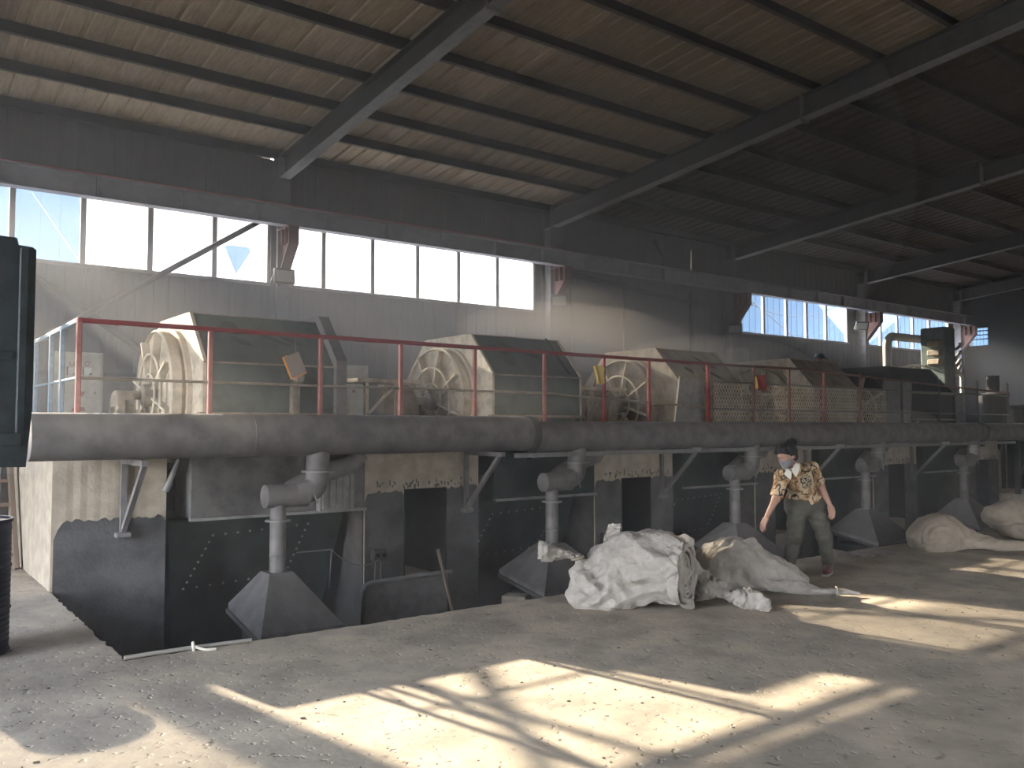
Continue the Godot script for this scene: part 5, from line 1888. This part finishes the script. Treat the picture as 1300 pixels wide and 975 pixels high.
func build_people() -> void:
	# the worker bending over the bags; x is to the right as seen, z towards the viewer
	var at := spot(1022, 729)
	var o := thing("person", at, "worker in a brown patterned short-sleeved blouse and mask, bending and reaching down", "person", "", YAW)
	var hip_r := Vector3(-0.075, 0.70, 0.02)
	var hip_l := Vector3(0.10, 0.70, -0.02)
	var knee_r := Vector3(-0.125, 0.40, 0.10)
	var knee_l := Vector3(0.175, 0.39, 0.08)
	var ank_r := Vector3(-0.15, 0.085, -0.05)
	var ank_l := Vector3(0.235, 0.085, 0.0)
	var waist := Vector3(-0.01, 0.80, 0.04)
	var chest := Vector3(-0.10, 0.965, 0.14)
	var neck := Vector3(-0.165, 1.09, 0.22)
	var sh_r := Vector3(-0.30, 1.00, 0.27)
	var sh_l := Vector3(0.045, 1.07, 0.11)
	var el_r := Vector3(-0.375, 0.785, 0.31)
	var el_l := Vector3(0.15, 0.89, 0.06)
	var wr_r := Vector3(-0.465, 0.61, 0.30)
	var wr_l := Vector3(0.22, 0.715, 0.11)
	var hz := Vector3(-0.70, -0.38, 0.60).normalized()
	var hx := Vector3.UP.cross(hz).normalized()
	var ht := Transform3D(Basis(hx, hz.cross(hx), hz), Vector3(-0.265, 1.21, 0.30))
	var torso := [
		[hip_r, hip_l, 0.115, 0.115], [(hip_r + hip_l) * 0.5, waist, 0.125, 0.105], [waist, chest, 0.105, 0.12],
		[chest, neck - Vector3(-0.01, 0.05, 0.02), 0.12, 0.075], [sh_r, sh_l, 0.055, 0.055], [chest + Vector3(-0.05, -0.01, 0.06), chest + Vector3(0.05, 0.02, 0.03), 0.08, 0.08],
	]
	var arms := [[sh_r, el_r, 0.048, 0.038], [el_r, wr_r, 0.038, 0.025], [sh_l, el_l, 0.048, 0.038], [el_l, wr_l, 0.038, 0.025]]
	var legs := [[hip_r, knee_r, 0.085, 0.056], [knee_r, ank_r, 0.056, 0.038], [hip_l, knee_l, 0.085, 0.056], [knee_l, ank_l, 0.056, 0.038]]
	var body := torso + arms + legs + [[neck - Vector3(-0.01, 0.06, 0.02), ht * Vector3(0, -0.09, -0.03), 0.06, 0.052]]
	var g := net(Vector3(-0.62, 0.02, -0.28), Vector3(0.42, 1.36, 0.5), 0.013, func(p: Vector3) -> float: return bones(p, body, 0.03))
	var inv := ht.affine_inverse()
	g.add(net(Vector3(-0.12, -0.17, -0.16), Vector3(0.12, 0.15, 0.14), 0.005, head_shape), ht)
	g.add(hand(wr_r, Vector3(-0.45, -0.85, 0.12), Vector3(0.75, -0.45, -0.4), 1.0, 0.32))
	g.add(hand(wr_l, Vector3(0.2, -0.95, 0.15), Vector3(-0.8, -0.1, 0.5), 1.0, 0.3))
	part("body", g, M.skin, o, true)
	# blouse
	var cloth := torso.slice(1) + [[hip_r + Vector3(0, 0.05, 0), hip_l + Vector3(0, 0.05, 0), 0.10, 0.10]]
	var sleeves := [[sh_r, sh_r.lerp(el_r, 0.85), 0.064, 0.062], [sh_l, sh_l.lerp(el_l, 0.8), 0.064, 0.062]]
	var down := Vector3(0.25, -1.0, -0.25).normalized()
	var sn := noise(2.2, 87, FastNoiseLite.TYPE_SIMPLEX_SMOOTH, 2)
	var fs := func(p: Vector3) -> float:
		var d := bones(p, cloth, 0.03) - 0.016
		for k in 2:
			var s: Array = sleeves[k]
			var sl := capsule(p, s[0], s[1], s[2], s[3])
			var ax: Vector3 = (s[1] - s[0]).normalized()
			sl = maxf(sl, (p - s[1]).dot(ax) - 0.012)
			d = smin(d, sl, 0.03)
		d += 0.012 * sn.get_noise_3dv(p * 2.2)
		d = maxf(d, (p - (waist + Vector3(0.02, -0.075, 0))).dot(down))
		var nk := ht * Vector3(0, -0.13, -0.03)
		return maxf(d, 0.066 - (p - nk).length())
	g = net(Vector3(-0.55, 0.62, -0.2), Vector3(0.32, 1.22, 0.46), 0.0075, fs)
	var n2 := noise(7.0, 97, FastNoiseLite.TYPE_SIMPLEX_SMOOTH, 2)
	var n3 := noise(14.0, 98, FastNoiseLite.TYPE_CELLULAR, 1)
	var ex := Vector3(0.95, 0.25, 0.1).normalized()
	var ey := Vector3(-0.28, 0.94, 0.2).normalized()
	var ec := chest + Vector3(0.035, -0.03, 0.17)
	for k in g.v.size():
		var p := g.v[k]
		var a := n2.get_noise_3dv(p)
		var b := n2.get_noise_3dv(p + Vector3(3, 5, 1))
		var c := Color(0.33, 0.20, 0.10)
		if b > 0.16:
			c = Color(0.50, 0.38, 0.25)
		if n3.get_noise_3dv(p) > -0.35 and b < -0.15:
			c = Color(0.28, 0.10, 0.05)
		if absf(a) < 0.085 or absf(b + 0.2) < 0.04:
			c = Color(0.035, 0.028, 0.025)
		var q := Vector2((p - ec).dot(ex), (p - ec).dot(ey))
		if g.n[k].z > 0.15 and p.z > 0.1:
			var m := maxf(absf(q.x), absf(q.y))
			if m < 0.078:
				c = Color(0.42, 0.33, 0.22) if n3.get_noise_3dv(p * 1.3) > -0.7 else Color(0.10, 0.07, 0.05)
			if m < 0.050:
				c = Color(0.03, 0.025, 0.02)
			if m < 0.040:
				c = Color(0.45, 0.37, 0.26)
				if (absf(q.x) < 0.010) != (absf(q.y) < 0.010) or (absf(absf(q.x) - 0.026) < 0.007 and absf(absf(q.y) - 0.026) < 0.007):
					c = Color(0.035, 0.03, 0.025)
			if m >= 0.06 and m < 0.068 and (absf(q.x) < 0.035 or absf(q.y) < 0.03) and absf(q.x) < absf(q.y):
				c = Color(0.035, 0.03, 0.025)
		g.col.append(c)
	part("blouse", g, M.shirt_print, o, true)
	# collar: two flaps and a band
	g = Geo.new()
	var nb: Vector3 = ht * Vector3(0, -0.135, -0.04)
	var cf := [[Vector3(0.03, 0.05, 0.02), Vector3(0.06, 0.0, 0.075), Vector3(0.005, -0.105, 0.125), Vector3(-0.03, -0.045, 0.095)], [Vector3(-0.075, -0.02, 0.08), Vector3(-0.035, -0.055, 0.105), Vector3(-0.05, -0.13, 0.125), Vector3(-0.11, -0.075, 0.105)]]
	for q in cf:
		var rows := []
		for i in 4:
			var row := []
			for j in 4:
				var a: Vector3 = q[0].lerp(q[1], i / 3.0)
				var b: Vector3 = q[3].lerp(q[2], i / 3.0)
				row.append(nb + a.lerp(b, j / 3.0) + Vector3(0, 0, 0.008 * sin(PI * j / 3.0)))
			rows.append(row)
		sheet(g, rows, 0.008)
	g.ring(nb + Vector3(0.01, 0.0, -0.005), ht.basis * Vector3(0, 1, 0.15), 0.068, 0.013, 22, 6, 0.9, 5.4)
	part("collar", g, M.collar_white, o, true)
	# trousers
	var ft := [[hip_r, hip_l, 0.134, 0.134], [(hip_r + hip_l) * 0.5, waist, 0.138, 0.122], [hip_r, knee_r, 0.105, 0.077], [knee_r, ank_r, 0.077, 0.06], [hip_l, knee_l, 0.105, 0.077], [knee_l, ank_l, 0.073, 0.058]]
	var tn := noise(3.0, 67, FastNoiseLite.TYPE_SIMPLEX_SMOOTH, 2)
	var fp := func(p: Vector3) -> float:
		var d := bones(p, ft, 0.03) + 0.014 * tn.get_noise_3dv(p * Vector3(2, 3.4, 2))
		return maxf(maxf(d, p.y - 0.82), 0.075 - p.y)
	part("trousers", net(Vector3(-0.34, 0.04, -0.22), Vector3(0.4, 0.86, 0.28), 0.011, fp), M.trousers, o, true)
	# shoes
	for s in [[ank_l, Vector3(-0.5, 0, 0.86)], [ank_r, Vector3(-0.75, 0, 0.66)]]:
		var d: Vector3 = s[1].normalized()
		var a := Vector3(s[0].x, 0.0, s[0].z)
		var bs := [[a + Vector3(0, 0.05, 0) - d * 0.05, a + Vector3(0, 0.035, 0) + d * 0.13, 0.042, 0.036], [a + Vector3(0, 0.09, 0), a + Vector3(0, 0.045, 0) + d * 0.08, 0.045, 0.038]]
		part("shoe", net(a - Vector3(0.25, 0.02, 0.25), a + Vector3(0.25, 0.18, 0.25), 0.009, func(p: Vector3) -> float: return maxf(bones(p, bs, 0.03), 0.016 - p.y)), M.shoe, o, true)
		g = Geo.new()
		var side := Vector3(-d.z, 0, d.x)
		g.cbox(a + d * 0.042 + Vector3(0, 0.012, 0), Vector3(0.078, 0.024, 0.25), 0.012, Basis(side, Vector3.UP, d))
		part("sole", g, M.shoe_sole, o, true)
	# hair with a knot, and the mask
	var hn := noise(9.0, 71)
	var fh := func(p: Vector3) -> float:
		var d := blob(p, Vector3(0, 0.018, -0.026), Vector3(0.094, 0.104, 0.112))
		d = smin(d, blob(p, Vector3(0, -0.06, -0.075), Vector3(0.062, 0.06, 0.045)), 0.03)
		d = smin(d, blob(p, Vector3(0.015, 0.085, -0.115), Vector3(0.05, 0.042, 0.045)), 0.012)
		for k in 5:
			var x := -0.065 + 0.033 * k
			d = smin(d, capsule(p, Vector3(x, 0.085, 0.04), Vector3(x * 1.25, 0.03 + 0.006 * (k % 2), 0.088 - absf(x) * 0.35), 0.018, 0.008), 0.008)
		d += 0.004 * sin(p.x * 150.0 + 30.0 * p.y) * cos(p.z * 40.0)
		var front := p.z * 0.9 - p.y * 0.45 - 0.026
		var side := p.z - 0.015 - maxf(p.y, 0.0) * 1.4
		return maxf(d, minf(front, side) if p.y > -0.005 else side + 0.02)
	part("hair", placed(net(Vector3(-0.14, -0.12, -0.18), Vector3(0.14, 0.19, 0.14), 0.006, fh), ht), M.hair, o, true)
	var fm := func(p: Vector3) -> float:
		return maxf(maxf(head_shape(p) - 0.008, absf(p.y + 0.065) - 0.042), 0.02 - p.z)
	part("face_mask", placed(net(Vector3(-0.1, -0.14, 0.0), Vector3(0.1, 0.0, 0.15), 0.005, fm), ht), M.mask_grey, o, true)
	g = Geo.new()
	for s in [-1.0, 1.0]:
		g.tube([ht * Vector3(s * 0.06, -0.04, 0.05), ht * Vector3(s * 0.08, -0.01, 0.0)], 0.003, 5)
	part("mask_loop", g, M.collar_white, o, true)

	# the second worker, of whom little more than the cap shows
	var w := thing("person", Vector3(17.95, 1.42, -11.75), "second worker in a dark cap standing up on the platform behind the fence", "person", "", YAW)
	w.scale = Vector3.ONE * 1.12
	var bs := [
		[Vector3(-0.09, 0.8, 0), Vector3(0.09, 0.8, 0), 0.12, 0.12], [Vector3(0, 0.82, 0), Vector3(0, 1.12, 0.02), 0.13, 0.14], [Vector3(-0.16, 1.22, 0), Vector3(0.16, 1.22, 0), 0.07, 0.07],
		[Vector3(-0.17, 1.22, 0), Vector3(-0.24, 0.97, 0.02), 0.055, 0.045], [Vector3(-0.24, 0.97, 0.02), Vector3(-0.2, 0.76, 0.12), 0.045, 0.03], [Vector3(0.17, 1.22, 0), Vector3(0.24, 0.97, 0.02), 0.055, 0.045],
		[Vector3(0.24, 0.97, 0.02), Vector3(0.2, 0.76, 0.12), 0.045, 0.03], [Vector3(-0.09, 0.8, 0), Vector3(-0.1, 0.42, 0.03), 0.09, 0.06], [Vector3(-0.1, 0.42, 0.03), Vector3(-0.1, 0.06, 0), 0.06, 0.04],
		[Vector3(0.09, 0.8, 0), Vector3(0.1, 0.42, 0.03), 0.09, 0.06], [Vector3(0.1, 0.42, 0.03), Vector3(0.1, 0.06, 0), 0.06, 0.04], [Vector3(-0.1, 0.035, 0), Vector3(-0.12, 0.035, 0.14), 0.035, 0.03],
		[Vector3(0.1, 0.035, 0), Vector3(0.12, 0.035, 0.14), 0.035, 0.03], [Vector3(0, 1.2, 0), Vector3(0, 1.33, 0.02), 0.055, 0.05],
	]
	g = net(Vector3(-0.34, -0.02, -0.2), Vector3(0.34, 1.42, 0.24), 0.018, func(p: Vector3) -> float: return bones(p, bs, 0.04))
	var h2 := Transform3D(Basis(Vector3.UP, 0.9), Vector3(0, 1.44, 0.03))
	var skin2 := net(Vector3(-0.12, -0.17, -0.16), Vector3(0.12, 0.15, 0.14), 0.007, head_shape)
	var bd := Geo.new()
	bd.add(skin2, h2)
	bd.add(hand(Vector3(-0.2, 0.76, 0.12), Vector3(0.1, -0.9, 0.3), Vector3(1, 0, 0), 1.0, 0.3))
	bd.add(hand(Vector3(0.2, 0.76, 0.12), Vector3(-0.1, -0.9, 0.3), Vector3(-1, 0, 0), 1.0, 0.3))
	bd.add(g)
	part("body", bd, M.skin, w, true)
	var fj := func(p: Vector3) -> float:
		return maxf(bones(p, bs.slice(0, 7), 0.04) - 0.02, 0.68 - p.y)
	part("jacket", net(Vector3(-0.36, 0.6, -0.24), Vector3(0.36, 1.4, 0.26), 0.018, fj), M.work_jacket, w, true)
	var fl := func(p: Vector3) -> float:
		return maxf(bones(p, bs.slice(7, 11), 0.03) - 0.018, 0.06 - p.y)
	part("work_trousers", net(Vector3(-0.3, 0.02, -0.2), Vector3(0.3, 0.95, 0.24), 0.018, fl), M.work_jacket, w, true)
	var fc := func(p: Vector3) -> float:
		var d := maxf(blob(p, Vector3(0, 0.035, -0.012), Vector3(0.095, 0.11, 0.115)), 0.028 - p.y)
		return minf(d, maxf(maxf(absf(p.y - 0.03 + 0.12 * (p.z - 0.08)) - 0.009, (Vector2(p.x, p.z - 0.07)).length() - 0.1), 0.05 - p.z))
	part("cap", placed(net(Vector3(-0.13, -0.02, -0.16), Vector3(0.13, 0.18, 0.2), 0.008, fc), h2), M.black, w, true)


# ---------------------------------------------------------------- dust in the air
func build_grit() -> void:
	# crumbs of dried material strewn over the floor
	var g := Geo.new()
	for k in 420:
		var x := rng.randf_range(-0.5, 9.5)
		var z := rng.randf_range(-5.6, -1.6)
		var s := rng.randf_range(0.004, 0.011) * (1.7 if rng.randf() < 0.08 else 1.0)
		g.cbox(Vector3(x, s * 0.22, z), Vector3(s * rng.randf_range(0.8, 2.0), s * 0.55, s), s * 0.25, Basis(Vector3.UP, rng.randf() * TAU))
	solo("floor_grit", g, M.grit_tan, "small crumbs and grit strewn over the near floor", "grit", "", "stuff")


func build_dust() -> void:
	for a in [[Vector3(11.9, 3.1, -3.5), Vector3(36.6, 8.6, 21.6), 0.004, "thin dusty haze that fills the whole hall"], [Vector3(2.0, 4.7, -10.2), Vector3(25.0, 7.4, 13.0), 0.034, "thicker bank of lit dust below the first window bands"]]:
		var air := FogVolume.new()
		air.name = numbered("dusty_air")
		air.shape = RenderingServer.FOG_VOLUME_SHAPE_BOX if a[2] < 0.01 else RenderingServer.FOG_VOLUME_SHAPE_ELLIPSOID
		air.size = a[1]
		var am := FogMaterial.new()
		am.albedo = Color(0.95, 0.94, 0.93)
		am.density = a[2]
		air.material = am
		air.position = a[0]
		add_child(air)
		tag(air, a[3], "haze", "", "stuff")
	for d in [[Vector3(10.9, 3.15, -12.2), Vector3(5.6, 1.3, 2.4), 0.13], [Vector3(13.4, 2.6, -10.9), Vector3(5.2, 1.3, 2.4), 0.13], [Vector3(12.6, 3.5, -12.6), Vector3(5.4, 1.8, 1.8), 0.06], [Vector3(15.6, 1.55, -8.5), Vector3(2.2, 0.5, 0.9), 0.2]]:
		var f := FogVolume.new()
		f.name = numbered("dust_cloud")
		f.shape = RenderingServer.FOG_VOLUME_SHAPE_ELLIPSOID
		f.size = d[1]
		var m := FogMaterial.new()
		m.albedo = Color(0.93, 0.88, 0.82)
		m.density = d[2]
		f.material = m
		f.position = d[0]
		add_child(f)
		tag(f, ["thin tan dust drifting over the third furnace", "dense tan dust around the fourth furnace", "faint dust rising along the framed doorway", "small puff of dust by the far part of the big pipe"][int(taken["dust_cloud"])], "dust", "", "stuff")
